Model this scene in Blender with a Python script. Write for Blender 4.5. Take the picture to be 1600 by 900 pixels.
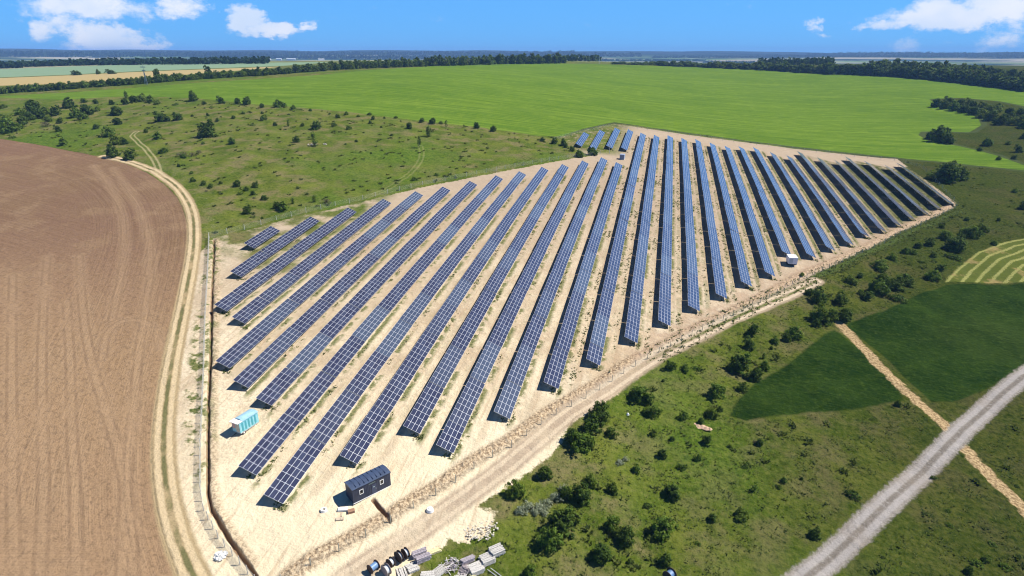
import bpy, math, random
import numpy as np
from mathutils import Vector, Matrix
random.seed(7); RNG = np.random.default_rng(7)
R_ = math.radians
S = bpy.context.scene
for o in list(bpy.data.objects): bpy.data.objects.remove(o)
C = S.collection

# ------------------------------------------------------------------ camera
F_PX, PITCH, ROLL, YAW = 950.0, 21.0166552, 0.0692, -13.5627081
CAM = np.array([0.0, 0.0, 70.788])
def cam_axes():
    pi, ro, ya = np.radians([PITCH, ROLL, YAW])
    fw = np.array([math.sin(ya)*math.cos(pi), math.cos(ya)*math.cos(pi), -math.sin(pi)])
    rt = np.array([math.cos(ya), -math.sin(ya), 0.0]); up = np.cross(rt, fw)
    return fw, rt*math.cos(ro)+up*math.sin(ro), -rt*math.sin(ro)+up*math.cos(ro)
FW, RT, UP = cam_axes()
cd = bpy.data.cameras.new('camera'); cam = bpy.data.objects.new('camera', cd); C.objects.link(cam)
cd.sensor_fit = 'HORIZONTAL'; cd.sensor_width = 36; cd.lens = 36*F_PX/1600
cd.clip_start = 1; cd.clip_end = 40000
cam.matrix_world = Matrix(((RT[0], UP[0], -FW[0], CAM[0]), (RT[1], UP[1], -FW[1], CAM[1]), (RT[2], UP[2], -FW[2], CAM[2]), (0, 0, 0, 1)))
S.camera = cam
S.view_settings.view_transform = 'Standard'; S.view_settings.look = 'None'
HAZE_D = 1.0e-4
S.cycles.filter_width = 1.1
S.view_settings.exposure = 0.50; S.view_settings.gamma = 1

# ------------------------------------------------------------------ sky and sun
SUN_EL, SUN_AZ = 52.0, 68.0          # azimuth clockwise from +Y
sd_ = bpy.data.lights.new('sun', 'SUN'); sd_.energy = 5.0; sd_.angle = R_(0.5); sd_.color = (1.0, 0.95, 0.86)
sun = bpy.data.objects.new('sun', sd_); C.objects.link(sun)
sdir = Vector((math.sin(R_(SUN_AZ))*math.cos(R_(SUN_EL)), math.cos(R_(SUN_AZ))*math.cos(R_(SUN_EL)), math.sin(R_(SUN_EL))))
sun.rotation_euler = sdir.to_track_quat('Z', 'Y').to_euler(); sun.location = (0, 0, 200)

class N:
    """small helper to write node trees"""
    def __init__(s, tree): s.t = tree; s.n = tree.nodes; s.l = tree.links
    def node(s, typ, **kw):
        nd = s.n.new(typ)
        for k, v in kw.items(): setattr(nd, k, v)
        return nd
    def put(s, sock, v):
        if isinstance(v, bpy.types.NodeSocket): s.l.new(v, sock)
        elif v is not None:
            if sock.type == 'RGBA' and len(v) == 3: v = (*v, 1)
            sock.default_value = v
    def m(s, op, a, b=None, c=None, clamp=False):
        nd = s.node('ShaderNodeMath', operation=op, use_clamp=clamp)
        s.put(nd.inputs[0], a)
        if b is not None: s.put(nd.inputs[1], b)
        if c is not None: s.put(nd.inputs[2], c)
        return nd.outputs[0]
    def vm(s, op, a, b=None, out=0):
        nd = s.node('ShaderNodeVectorMath', operation=op); s.put(nd.inputs[0], a)
        if b is not None: s.put(nd.inputs[1], b)
        return nd.outputs[out]
    def mix(s, f, a, b, blend='MIX'):
        nd = s.node('ShaderNodeMix', data_type='RGBA', blend_type=blend)
        s.put(nd.inputs[0], f); s.put(nd.inputs[6], a); s.put(nd.inputs[7], b)
        return nd.outputs[2]
    def ss(s, x, lo, hi, a=0.0, b=1.0):
        nd = s.node('ShaderNodeMapRange', interpolation_type='SMOOTHSTEP')
        for i, v in enumerate((x, lo, hi, a, b)): s.put(nd.inputs[i], v)
        return nd.outputs[0]
    def lin(s, x, lo, hi, a=0.0, b=1.0):
        nd = s.node('ShaderNodeMapRange')
        for i, v in enumerate((x, lo, hi, a, b)): s.put(nd.inputs[i], v)
        return nd.outputs[0]
    def noise(s, vec, scale, detail=3, rough=0.55, dist=0.0, col=False):
        nd = s.node('ShaderNodeTexNoise'); s.put(nd.inputs['Vector'], vec)
        nd.inputs['Scale'].default_value = scale; nd.inputs['Detail'].default_value = detail
        nd.inputs['Roughness'].default_value = rough; nd.inputs['Distortion'].default_value = dist
        return nd.outputs[1 if col else 0]
    def scale(s, vec, xyz, rot=0.0):
        nd = s.node('ShaderNodeMapping'); s.put(nd.inputs[0], vec)
        nd.inputs['Scale'].default_value = xyz; nd.inputs['Rotation'].default_value = (0, 0, rot)
        return nd.outputs[0]
    def attr(s, name):
        nd = s.node('ShaderNodeAttribute', attribute_name=name); return nd.outputs['Fac']
    def ramp(s, f, stops):
        nd = s.node('ShaderNodeValToRGB'); s.put(nd.inputs[0], f)
        e = nd.color_ramp.elements
        while len(e) < len(stops): e.new(0.5)
        for k, (pos, col) in enumerate(stops): e[k].position = pos; e[k].color = (*col, 1)
        return nd.outputs[0]

W_ = bpy.data.worlds.new('World'); S.world = W_; W_.use_nodes = True
w = N(W_.node_tree); w.n.clear()
sky = w.node('ShaderNodeTexSky', sky_type='NISHITA'); sky.sun_disc = False
sky.sun_elevation = R_(SUN_EL); sky.sun_rotation = R_(SUN_AZ); sky.altitude = 300; sky.air_density = 1.0; sky.dust_density = 0.0; sky.ozone_density = 3.0
tc = w.node('ShaderNodeTexCoord').outputs['Generated']
# clouds stand in fixed directions of the sky: tangent coordinates about a fixed compass bearing
HF = (math.sin(R_(YAW)), math.cos(R_(YAW)), 0.0); HR = (math.cos(R_(YAW)), -math.sin(R_(YAW)), 0.0)
df = w.vm('DOT_PRODUCT', tc, HF, 1); dr = w.vm('DOT_PRODUCT', tc, HR, 1)
sx = w.node('ShaderNodeSeparateXYZ'); w.l.new(tc, sx.inputs[0])
dfm = w.m('MAXIMUM', df, 0.02)
cu = w.m('DIVIDE', dr, dfm); cv = w.m('DIVIDE', sx.outputs[2], dfm)
CLOUDS = [(128, 10, 115, 26, .85), (205, 18, 65, 18, .7), (170, 62, 80, 24, 1.1), (130, 48, 48, 16, .9), (95, 38, 40, 18, .8), (225, 74, 50, 12, 1.0), (72, 46, 34, 18, .7), (285, 12, 46, 22, .85),
          (382, 28, 40, 26, 1.1), (425, 44, 58, 12, 1.05), (486, 38, 14, 9, .7), (1273, 38, 14, 14, .5), (1284, 55, 22, 8, .5), (1480, 22, 115, 26, 1.1),
          (1580, 10, 90, 30, .95), (1385, 34, 42, 12, .7), (1420, 14, 40, 14, .6), (1560, 66, 60, 20, .6), (1415, 74, 34, 18, .45), (1600, 40, 60, 18, .6), (1482, 69, 12, 5, .4)]
cvec = w.node('ShaderNodeCombineXYZ'); w.l.new(cu, cvec.inputs[0]); w.l.new(w.m('MULTIPLY', cv, 1.7), cvec.inputs[1])
dst = w.noise(cvec.outputs[0], 13, 7, .68, col=True)
sepd = w.node('ShaderNodeSeparateXYZ'); w.l.new(dst, sepd.inputs[0])
cu2 = w.m('ADD', cu, w.m('MULTIPLY', w.m('SUBTRACT', sepd.outputs[0], .5), .11))
cv2 = w.m('ADD', cv, w.m('MULTIPLY', w.m('SUBTRACT', sepd.outputs[1], .5), .05))
tot = None
for (px, py, rx, ry, am) in CLOUDS:
    d = FW*F_PX + RT*(px-800) - UP*(py-450)
    u0 = float(d@np.array(HR)/(d@np.array(HF))); v0 = float(d[2]/(d@np.array(HF)))
    k = float(F_PX/math.cos(R_(PITCH)))
    a = w.m('DIVIDE', w.m('SUBTRACT', cu2, u0), rx/k*1.05); b = w.m('DIVIDE', w.m('SUBTRACT', cv2, v0), ry/k*1.15)
    q = w.m('ADD', w.m('MULTIPLY', a, a), w.m('MULTIPLY', b, b))
    g = w.m('MULTIPLY', w.m('SUBTRACT', 1.0, q, clamp=True), am)
    tot = g if tot is None else w.m('MAXIMUM', tot, g)
fb = w.noise(cvec.outputs[0], 20, 8, .68)
fb2 = w.noise(cvec.outputs[0], 7, 3, .5)
cm = w.m('MULTIPLY', w.m('GREATER_THAN', df, 0.05), w.ss(w.m('ADD', tot, w.m('MULTIPLY', w.m('SUBTRACT', fb, .5), 1.7)), .16, .85))
lp = w.mix(1.0, sky.outputs[0], (0.42, 0.98, 1.75), 'MULTIPLY')
elev = w.m('MAXIMUM', sx.outputs[2], 0.0)
ccol = w.mix(w.ss(fb2, .35, .7), (9.5, 11.0, 13.4), (12.8, 13.0, 13.8))
lp = w.mix(w.ss(sx.outputs[2], .75, .10, 0, .72), lp, (1.75, 6.3, 14.0))
lp = w.mix(w.ss(sx.outputs[2], .28, .8), lp, w.mix(1.0, lp, (.22, .22, .26), 'MULTIPLY'))
skyc = w.mix(w.m('MULTIPLY', cm, .92), lp, ccol)
bg = w.node('ShaderNodeBackground'); w.l.new(skyc, bg.inputs[0]); bg.inputs[1].default_value = 0.055
wo = w.node('ShaderNodeOutputWorld'); w.l.new(bg.outputs[0], wo.inputs[0])

# ------------------------------------------------------------------ terrain
PC = [-0.181245825, 0.375364015, -1.08526186, 0.538483416, 0.557401735, -0.1218635, -0.00503199111, -8.73766443, 10.8000985]
ROW_X0, ROW_S, TAB_WX, TAB_ZH, TAB_ZL, TAB_TILT, TAB_W = -142.690, 8.80873, 3.67790, 2.49575, 0.8, R_(24.7527582), 4.05
def softc(t, lo, hi, s):
    t = np.where(t > hi, hi+s*np.tanh((t-hi)/s), t)
    return np.where(t < lo, lo+s*np.tanh((t-lo)/s), t)
def sst(x, a, b):
    t = np.clip((x-a)/(b-a), 0, 1); return t*t*(3-2*t)
def waves(x, y, seed, lam, n=5):
    r = np.random.default_rng(seed); z = 0*x
    for k in range(n):
        a = r.uniform(0, 6.283); l = lam*r.uniform(.6, 1.6); ph = r.uniform(0, 6.283)
        z = z+np.sin((x*math.cos(a)+y*math.sin(a))*6.283/l+ph+1.3*np.sin((x*math.sin(a)-y*math.cos(a))*6.283/(l*1.7)+ph*2))
    return z/n
def T0(x, y):
    x = np.asarray(x, float); y = np.asarray(y, float)
    u = x/100; v = (y-200)/100; r = np.hypot(x, y)
    far = sst(r, 520, 1350)
    us = softc(u, -2.0, 2.0, .9); vs = softc(v, -1.5, 2.5, .8)
    c = PC
    zu = c[0]*us*us+c[1]*us*vs+c[3]*us**3+c[4]*us*us*vs+c[5]*us*vs*vs+c[7]*us
    z = zu*(1-.8*far)+c[2]*vs*vs+c[6]*vs**3+c[8]*vs
    vr = softc(v, -9, 8.6, 1.5)
    z = z+np.where(v > 2.5, 4.5*((vr-2.5)-.8*np.tanh((vr-2.5)/.8)), 0)
    z = np.where((v < -1) & (r > 300), z, z)
    z = z-34*sst(r, 1350, 2500)*sst(v, -2, 5)
    z = z+(80+20*waves(x, y, 5, 2600, 4)-10*sst(x, -1500, 2500))*sst(r, 4200, 8600)*sst(v, -2, 8)
    z = z+8*waves(x, y, 6, 1900)*sst(r, 1900, 3500)
    return z

def ray_hit(px, py, zoff=0.0, T=None):
    T = T or T0
    px = np.atleast_1d(np.asarray(px, float)); py = np.atleast_1d(np.asarray(py, float))
    d = FW[None]*F_PX+RT[None]*(px-800)[:, None]-UP[None]*(py-450)[:, None]
    d /= np.hypot(d[:, 0], d[:, 1])[:, None]
    t = np.geomspace(30, 9500, 2600)[None, :]
    X = d[:, 0:1]*t; Y = d[:, 1:2]*t; Z = CAM[2]+d[:, 2:3]*t-zoff
    g = Z-T(X, Y)
    idx = np.argmax(g < 0, axis=1); ok = (g < 0).any(axis=1)
    out = np.zeros((len(px), 2))
    for k in range(len(px)):
        if not ok[k]: out[k] = X[k, -1], Y[k, -1]; continue
        i = max(idx[k], 1); g0, g1 = g[k, i-1], g[k, i]; f = g0/(g0-g1)
        tt = t[0, i-1]+(t[0, i]-t[0, i-1])*f
        out[k] = d[k, 0]*tt, d[k, 1]*tt
    return out
def P(s):
    a = np.array([[float(q) for q in t.split(',')] for t in s.split()]); return ray_hit(a[:, 0], a[:, 1])

# ---- outlines of the fields and ways (traced, then laid on the terrain)
plough = P('0,217 60,226 110,236 165,247 205,258 235,272 262,292 282,315 292,345 295,370 290,410 281,455 268,520 255,570 245,620 238,670 237,720 243,780 255,830 270,875 282,905 290,960 -300,960 -300,200')
track = P('160,244 205,253 238,265 265,282 288,304 301,332 304,365 301,400 294,440 284,490 272,545 263,600 256,660 255,720 262,780 275,835 293,880 305,905 330,960')
branch = P('249,272 246,258 234,238 216,222 204,211 214,205')
ptrack = P('575,308 610,293 640,272 655,255 660,240 657,228')
yard = P('304,400 318,390 333,371 400,357 470,337 560,317 650,295 760,273 860,254 925,243 905,236 870,216 905,205 960,193 1002,200 1100,214 1200,227 1300,239 1402,249 1430,270 1492,316 1492,324 1440,348 1400,366 1355,390 1320,405 1282,424 1262,436 1266,446 1250,457 1200,482 1125,517 1035,562 1005,582 950,625 887,665 875,697 835,730 787,765 745,792 776,800 768,828 735,848 700,842 690,855 668,862 640,905 620,960 200,960 230,800 232,650 262,520 280,450')
crop = P('-200,158 0,152 100,156 200,150 300,153 400,163 470,168 560,177 650,188 760,200 840,212 880,213 905,203 960,191 1000,197 1100,211 1200,224 1300,236 1400,246 1500,256 1600,266 1660,270 1600,258 1560,243 1500,228 1450,219 1436,211 1440,205 1480,206 1515,207 1534,196 1530,185 1500,171 1462,161 1452,155 1500,153 1560,158 1600,166 1700,180 1700,150 1600,142 1540,132 1470,124 1400,119 1300,114.5 1200,109 1100,105 1000,102 900,99.5 800,99 700,102 600,108 500,117 400,124 300,130 200,138 100,145 0,150 -200,156')
darka = P('1328,503 1380,487 1430,462 1480,445 1600,443 1800,443 1800,452 1730,480 1650,525 1600,572 1540,608 1490,626 1456,628 1425,600 1390,565 1350,532 1322,510')
darkb = P('1304,514 1345,546 1398,600 1412,626 1330,640 1240,648 1165,655 1140,648 1150,628 1180,598 1240,563 1285,525')
mown = P('1476,441 1500,415 1530,393 1570,378 1600,373 1760,360 1760,441 1600,441')
road = P('2400,330 2100,390 1850,450 1740,496 1660,542 1600,588 1560,619 1520,656 1480,697 1440,735 1390,783 1340,832 1290,875 1255,905 1200,955 1100,1040 960,1160')
path = P('1312,505 1345,540 1400,597 1440,635 1475,665 1500,697 1540,735 1600,795 1700,890 1850,1040 2000,1200')
yellow = P('-200,136 0,134 130,130 230,122 300,116 400,108 440,104 300,109 200,113 100,118 0,122 -200,128')
pale = P('-200,126 0,121 100,117 200,112 300,108 440,103 520,97 400,98 250,100 130,103 0,108 -200,112')
trench = P('334,374 334,400 331,470 329,560 326,620 325,700 325,770 330,795 345,820 360,845 378,870 398,897 420,930')
gully = P('583,781 596,797 609,815')
spoilf = P('452,900 500,868 560,835 600,812 650,780 690,758 725,730 760,708 795,690 850,648 895,622 937,598 980,568 1025,545 1075,518 1105,503 1150,483 1200,458 1245,433 1282,417 1320,400 1355,385 1400,361 1440,343 1490,320')
spoilw = P('338,374 339,400 337,470 335,560 333,620 332,700 333,770 340,800 355,825 372,850 395,880')
verge = P('1025,557 1075,531 1125,503 1160,487 1200,468 1262,440 1290,426 1325,410 1375,387 1425,362 1500,330')
froad = P('1275,440 1240,457 1200,474 1125,507 1035,552 1000,573 950,607 887,648 840,688 790,730 720,782 650,832 590,872 540,905')
furr = [P(q) for q in ('145,258 172,288 190,325 196,380 188,440 175,500', '176,262 205,300 226,345 236,390 232,430', '124,400 128,478 140,560 165,640 190,720 202,800 208,905', '250,545 246,520 225,500 190,500 165,520 160,560', '74,400 68,470 64,600 70,750 62,905', '236,420 228,480 215,560 210,640 200,700 190,905', '20,430 18,600 22,905', '104,470 110,560 112,680 120,800 118,905')]
mownl = P('1450,470 1476,441 1500,415 1530,393 1570,378 1600,373 1760,360')
rubble = P('735,846 776,800 768,828')
ROWS = [(1, 174.7, 190.6), (2, 155.0, 203.9), (3, 135.8, 217.5), (4, 131.5, 230.3), (5, 112.7, 244.7), (6, 107.3, 255.7), (7, 103.3, 267.8), (8, 84.3, 280.7), (9, 79.5, 292.9), (10, 92.5, 304.9), (11, 104.4, 315.9), (12, 101.0, 327.4), (13, 114.8, 339.6), (14, 128.9, 334.0), (15, 141.9, 424.2), (16, 155.7, 420.8), (17, 168.1, 426.7), (18, 180.1, 420.7), (19, 191.5, 423.4), (20, 203.4, 416.1), (21, 214.2, 411.7), (22, 236.1, 414.5), (23, 237.0, 415.9), (24, 247.3, 404.7), (25, 256.5, 401.0), (26, 268.7, 416.3), (27, 277.3, 404.1), (28, 287.3, 398.4), (29, 298.6, 411.3), (30, 308.4, 403.1), (31, 318.7, 395.7), (32, 327.6, 405.4), (11, 366.0, 401.8), (12, 361.9, 417.6), (13, 370.6, 431.3), (14, 370.3, 431.1)]
rowx = lambda i: ROW_X0+i*ROW_S
rz = [(rowx(i), a-2) for i, a, b in ROWS[:32]]+[(rowx(i)+4, b+2) for i, a, b in reversed(ROWS[:32])]
rowzone = np.array(rz)

def seg_dist(px, py, poly, closed):
    pts = poly if not closed else np.vstack([poly, poly[:1]])
    best = np.full(px.shape, 1e9); side = np.zeros(px.shape)
    for (ax, ay), (bx, by) in zip(pts[:-1], pts[1:]):
        dx, dy = bx-ax, by-ay; L = dx*dx+dy*dy+1e-9
        t = np.clip(((px-ax)*dx+(py-ay)*dy)/L, 0, 1)
        d = np.hypot(px-ax-t*dx, py-ay-t*dy)
        cr = dx*(py-ay)-dy*(px-ax)
        m = d < best; best = np.where(m, d, best); side = np.where(m, np.sign(cr), side)
    return best, side
def inside(px, py, poly):
    c = np.zeros(px.shape, bool); n = len(poly); j = n-1
    for i in range(n):
        xi, yi = poly[i]; xj, yj = poly[j]
        if yi != yj: c ^= ((yi > py) != (yj > py)) & (px < (xj-xi)*(py-yi)/(yj-yi)+xi)
        j = i
    return c
def sdf(x, y, poly, closed=True, M=40.0):
    """closed: + inside, - outside, clipped to M; open: signed distance to the line"""
    out = np.full(x.shape, -M if closed else M)
    lo = poly.min(0)-M; hi = poly.max(0)+M
    k = (x > lo[0]) & (x < hi[0]) & (y > lo[1]) & (y < hi[1])
    if k.any():
        d, s = seg_dist(x[k], y[k], poly, closed)
        out[k] = np.clip(np.where(inside(x[k], y[k], poly), d, -d), -M, M) if closed else np.clip(d, 0, M)
    return out
def smooth_line(pts, n=3):
    for _ in range(n):
        a = pts[:-1]*.75+pts[1:]*.25; b = pts[:-1]*.25+pts[1:]*.75
        pts = np.vstack([pts[:1], np.stack([a, b], 1).reshape(-1, 2), pts[-1:]])
    return pts
track, branch, ptrack, road, path = [smooth_line(q, 2) for q in (track, branch, ptrack, road, path)]
ploughS = np.vstack([smooth_line(plough[:-3], 1), plough[-3:]])

def micro(x, y, A):
    """small real relief: hummocks in the pasture, spoil heaps, the open trench"""
    r = np.hypot(x, y)
    near = 1-sst(r, 500, 900)
    flat = np.maximum(sst(A['yard'], -3, 3), np.maximum(sst(A['plough'], -2, 2), sst(A['rowzone'], -6, 1)))
    flat = np.maximum(flat, sst(A['crop'], -3, 3))
    z = near*(1-flat)*(.55*waves(x, y, 11, 38)+.30*waves(x, y, 12, 13)+.10*waves(x, y, 13, 3.2, 7))
    z = z+near*sst(A['yard'], 0, 3)*(.06*waves(x, y, 14, 4, 6)+.03*waves(x, y, 15, 1.3, 6))
    n1 = .5+.5*waves(x, y, 21, 2.3, 7); n2 = .5+.5*waves(x, y, 22, 9, 5); n3 = .5+.5*waves(x, y, 24, 1.1, 6)
    sp = np.exp(-(A['spoilf']/1.5)**2); z = z+sp*(.15+1.0*n1*n3+.5*n2)
    sw = np.exp(-(A['spoilw']/1.0)**2); z = z+sw*(.05+.75*n1*n2)
    z = z-1.0*(1-sst(np.abs(A['trench'])+.16*waves(x, y, 61, 3, 5)+.14*waves(x, y, 63, 14, 4), .08, .48))
    z = z-.8*(1-sst(np.abs(A['gully'])+.15*waves(x, y, 62, 2.5, 5), .1, .5))
    z = z-.18*(1-sst(np.abs(A['road']), 1.8, 3.4))
    return z

# ---- polar mesh round the foot of the camera, finer towards it
th_f = np.radians(np.linspace(-51, 51, 1150))+R_(YAW)
th_c = np.radians(np.linspace(51, 309, 42)[1:-1])+R_(YAW)
TH = np.concatenate([th_f, th_c]); NTH = len(TH)
rr = [38.0]
while rr[-1] < 9500:
    q = rr[-1]; rr.append(q+(.33 if q < 190 else .33+(q-190)*.0068 if q < 900 else q*.0075))
RR = np.array(rr); NR = len(RR)
X = (RR[:, None]*np.sin(TH)[None]).ravel(); Y = (RR[:, None]*np.cos(TH)[None]).ravel()
A = {}
for nm, poly, cl in (('plough', ploughS, 1), ('yard', yard, 1), ('crop', crop, 1), ('darka', darka, 1), ('darkb', darkb, 1), ('mown', mown, 1),
                     ('yellow', yellow, 1), ('pale', pale, 1), ('rowzone', rowzone, 1), ('road', road, 0), ('path', path, 0), ('track', track, 0), ('branch', branch, 0), ('ptrack', ptrack, 0),
                     ('trench', trench, 0), ('gully', gully, 0), ('spoilf', spoilf, 0), ('spoilw', spoilw, 0), ('verge', verge, 0), ('mownl', mownl, 0), ('froad', froad, 0)):
    A[nm] = sdf(X, Y, poly, bool(cl), 60.0 if nm in ('crop', 'plough', 'mown', 'mownl') else 25.0)
A['furr'] = np.minimum.reduce([sdf(X, Y, smooth_line(q, 2), False, 25.0) for q in furr])
Z = T0(X, Y)+micro(X, Y, A)
def TZ(x, y):
    """height of the ground mesh's surface at points"""
    x = np.atleast_1d(np.asarray(x, float)); y = np.atleast_1d(np.asarray(y, float))
    B = {k: sdf(x, y, v, bool(c), 25.0) for k, v, c in (('yard', yard, 1), ('plough', ploughS, 1), ('rowzone', rowzone, 1), ('crop', crop, 1), ('spoilf', spoilf, 0), ('spoilw', spoilw, 0), ('trench', trench, 0), ('gully', gully, 0), ('road', road, 0))}
    return T0(x, y)+micro(x, y, B)
def tz(x, y): return float(TZ(x, y)[0])
def at(px, py):
    q = ray_hit(px, py)[0]; return float(q[0]), float(q[1])
def at3(px, py):
    x, y = at(px, py); return Vector((x, y, tz(x, y)))
def ppm(x, y):      # pixels (of 1600) per metre at a ground point
    v = np.array([x, y, tz(x, y)])-CAM; return F_PX/float(v@FW)

# ------------------------------------------------------------------ ground material
def principled(name, rough=.8, spec=.3):
    mt = bpy.data.materials.new(name); mt.use_nodes = True; k = N(mt.node_tree)
    b = k.n['Principled BSDF']; b.inputs['Roughness'].default_value = rough; b.inputs['Specular IOR Level'].default_value = spec
    return mt, k, b
gm, g, gb = principled('ground', 1.0, .0)
pos = g.node('ShaderNodeNewGeometry').outputs['Position']
sp = g.node('ShaderNodeSeparateXYZ'); g.l.new(pos, sp.inputs[0]); gx, gy = sp.outputs[0], sp.outputs[1]
flatv = g.vm('MULTIPLY', pos, (1, 1, 0))
n_big = g.noise(flatv, .012, 4, .55); n_mid = g.noise(flatv, .06, 5, .6); n_sm = g.noise(flatv, .35, 5, .65); n_fine = g.noise(flatv, 1.6, 4, .7); n_xf = g.noise(flatv, 5.0, 2, .6)
n_mid2 = g.noise(g.vm('ADD', flatv, (300, 100, 0)), .09, 5, .62); n_sm2 = g.noise(g.vm('ADD', flatv, (50, 700, 0)), .5, 4, .65)
dist = g.vm('LENGTH', flatv, None, 1)
def edge(sdv, amp, wd, n=None):
    e = g.m('ADD', sdv, g.m('MULTIPLY', g.m('SUBTRACT', n_sm if n is None else n, .5), amp))
    return g.ss(e, -wd, wd)
def absr(name): return g.m('ABSOLUTE', g.attr(name))
# grass
gr = g.mix(g.ss(n_mid, .36, .66), (.066, .100, .010), (.140, .160, .026))
gr = g.mix(g.m('MULTIPLY', g.ss(n_mid2, .46, .62), .9), gr, g.mix(n_sm, (.150, .125, .055), (.205, .175, .080)))
gr = g.mix(g.ss(n_big, .46, .66), gr, g.mix(g.ss(n_sm, .3, .7), (.050, .102, .008), (.110, .165, .018)))
gr = g.mix(g.m('MULTIPLY', g.ss(n_sm2, .52, .72), .55), gr, (.040, .070, .012))
gr = g.mix(g.m('MULTIPLY', g.ss(n_fine, .52, .78), .5), gr, (.175, .190, .060))
gr = g.mix(g.m('MULTIPLY', g.ss(n_fine, .50, .25), .7), gr, (.026, .042, .006))
n_tf = g.noise(g.vm('ADD', flatv, (9, 40, 0)), .8, 6, .75)
gr = g.mix(g.m('MULTIPLY', g.ss(n_tf, .52, .62), .55), gr, (.165, .175, .045))
gr = g.mix(g.m('MULTIPLY', g.ss(n_tf, .46, .38), .65), gr, (.024, .045, .006))
# the slope on the near right is deeper green and browner towards the road
rt_ = g.ss(g.m('SUBTRACT', gx, g.m('MULTIPLY', gy, .22)), -42, 50)
gr = g.mix(g.m('MULTIPLY', rt_, .80), gr, g.mix(g.ss(n_tf, .38, .62), (.013, .024, .003), g.mix(n_mid, (.034, .050, .007), (.070, .062, .018))))
gr = g.mix(g.m('MULTIPLY', g.ss(g.attr('verge'), 2.6, 1.0), .85), gr, (.030, .085, .014)) if False else gr
# distant land: a patchwork of fields and woods
fv = g.node('ShaderNodeTexVoronoi'); g.l.new(g.scale(flatv, (.0011, .0026, 1), .2), fv.inputs['Vector']); fv.inputs['Scale'].default_value = 1.0
fsep = g.node('ShaderNodeSeparateColor'); g.l.new(fv.outputs['Color'], fsep.inputs[0])
farc = g.ramp(fsep.outputs[0], [(0.0, (.33, .29, .20)), (.3, (.12, .20, .05)), (.5, (.26, .26, .15)), (.72, (.40, .36, .26)), (.9, (.09, .16, .05))])
farc = g.mix(g.ss(g.noise(g.scale(flatv, (.0007, .0022, 1)), 1.0, 5, .6), .50, .56), farc, (.020, .045, .020))
farc = g.mix(g.m('MULTIPLY', g.ss(dist, 5600, 6600), .92), farc, (.012, .028, .026))
col = g.mix(g.ss(dist, 1250, 1500), gr, farc)
# yellow and pale fields
col = g.mix(edge(g.attr('pale'), 2, 1.5), col, g.mix(n_mid, (.16, .25, .15), (.23, .31, .19)))
col = g.mix(edge(g.attr('yellow'), 2, 1.5), col, g.mix(n_mid, (.36, .26, .11), (.42, .35, .17)))
# crop field with fine rows
rows_n = g.noise(g.scale(flatv, (.012, .42, 1), R_(5)), 1.0, 4, .6)
rows_f = g.noise(g.scale(flatv, (.05, 1.6, 1), R_(5)), 1.0, 3, .6)
cc = g.mix(g.ss(rows_n, .40, .60), (.082, .150, .012), (.138, .216, .022))
cc = g.mix(g.m('MULTIPLY', g.ss(rows_f, .52, .34), .6), cc, (.045, .105, .008))
cc = g.mix(g.m('MULTIPLY', g.ss(n_mid2, .50, .70), .55), cc, (.172, .250, .030))
cc = g.mix(g.m('MULTIPLY', g.ss(n_sm, .5, .3), .25), cc, (.060, .125, .009))
lanes = g.noise(g.scale(flatv, (.004, .11, 1), R_(7)), 1.0, 5, .65)
cc = g.mix(g.m('MULTIPLY', g.ss(lanes, .54, .64), .5), cc, (.165, .242, .032)); cc = g.mix(g.m('MULTIPLY', g.ss(lanes, .44, .34), .5), cc, (.060, .135, .010))
cc = g.mix(g.m('MULTIPLY', g.ss(n_big, .48, .62), .35), cc, (.064, .128, .012)); cc = g.mix(g.m('MULTIPLY', g.ss(n_tf, .50, .66), .3), cc, (.19, .26, .035))
cropm = edge(g.attr('crop'), 2.0, .8)
col = g.mix(cropm, col, cc)
ce_ = g.m('MULTIPLY', g.m('MULTIPLY', g.ss(g.attr('crop'), -4.5, -3.2), g.ss(g.attr('crop'), 1.0, -.3)), g.ss(gx, -75, -45))
col = g.mix(g.m('MULTIPLY', ce_, g.ss(dist, 900, 700)), col, g.mix(n_fine, (.030, .050, .016), (.085, .100, .035)))
# bare soil of the yard
so = g.mix(g.ss(n_mid, .35, .65), (.47, .37, .25), (.66, .555, .395))
so = g.mix(g.m('MULTIPLY', g.ss(n_sm2, .5, .75), .55), so, (.82, .72, .50))
so = g.mix(g.m('MULTIPLY', g.ss(n_tf, .47, .38), .55), so, (.33, .25, .16)); so = g.mix(g.m('MULTIPLY', g.ss(n_sm, .48, .28), .5), so, (.50, .37, .23))
so = g.mix(g.m('MULTIPLY', g.ss(n_fine, .56, .8), .5), so, (.36, .26, .15))
so = g.mix(g.m('MULTIPLY', g.ss(n_xf, .62, .8), .4), so, (.88, .82, .66))
so = g.mix(g.m('MULTIPLY', g.ss(n_big, .50, .58), .4), so, (.46, .33, .20))
so = g.mix(g.m('MULTIPLY', g.ss(dist, 150, 95), .5), so, (.84, .74, .52))
lng = g.noise(g.scale(flatv, (.9, .05, 1)), 1.0, 4, .6)
so = g.mix(g.m('MULTIPLY', g.ss(lng, .52, .68), .5), so, (.42, .30, .185))
so = g.mix(g.ss(dist, 130, 300, 0, .9), so, g.mix(n_sm, (.31, .235, .165), (.46, .365, .265)))
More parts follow.
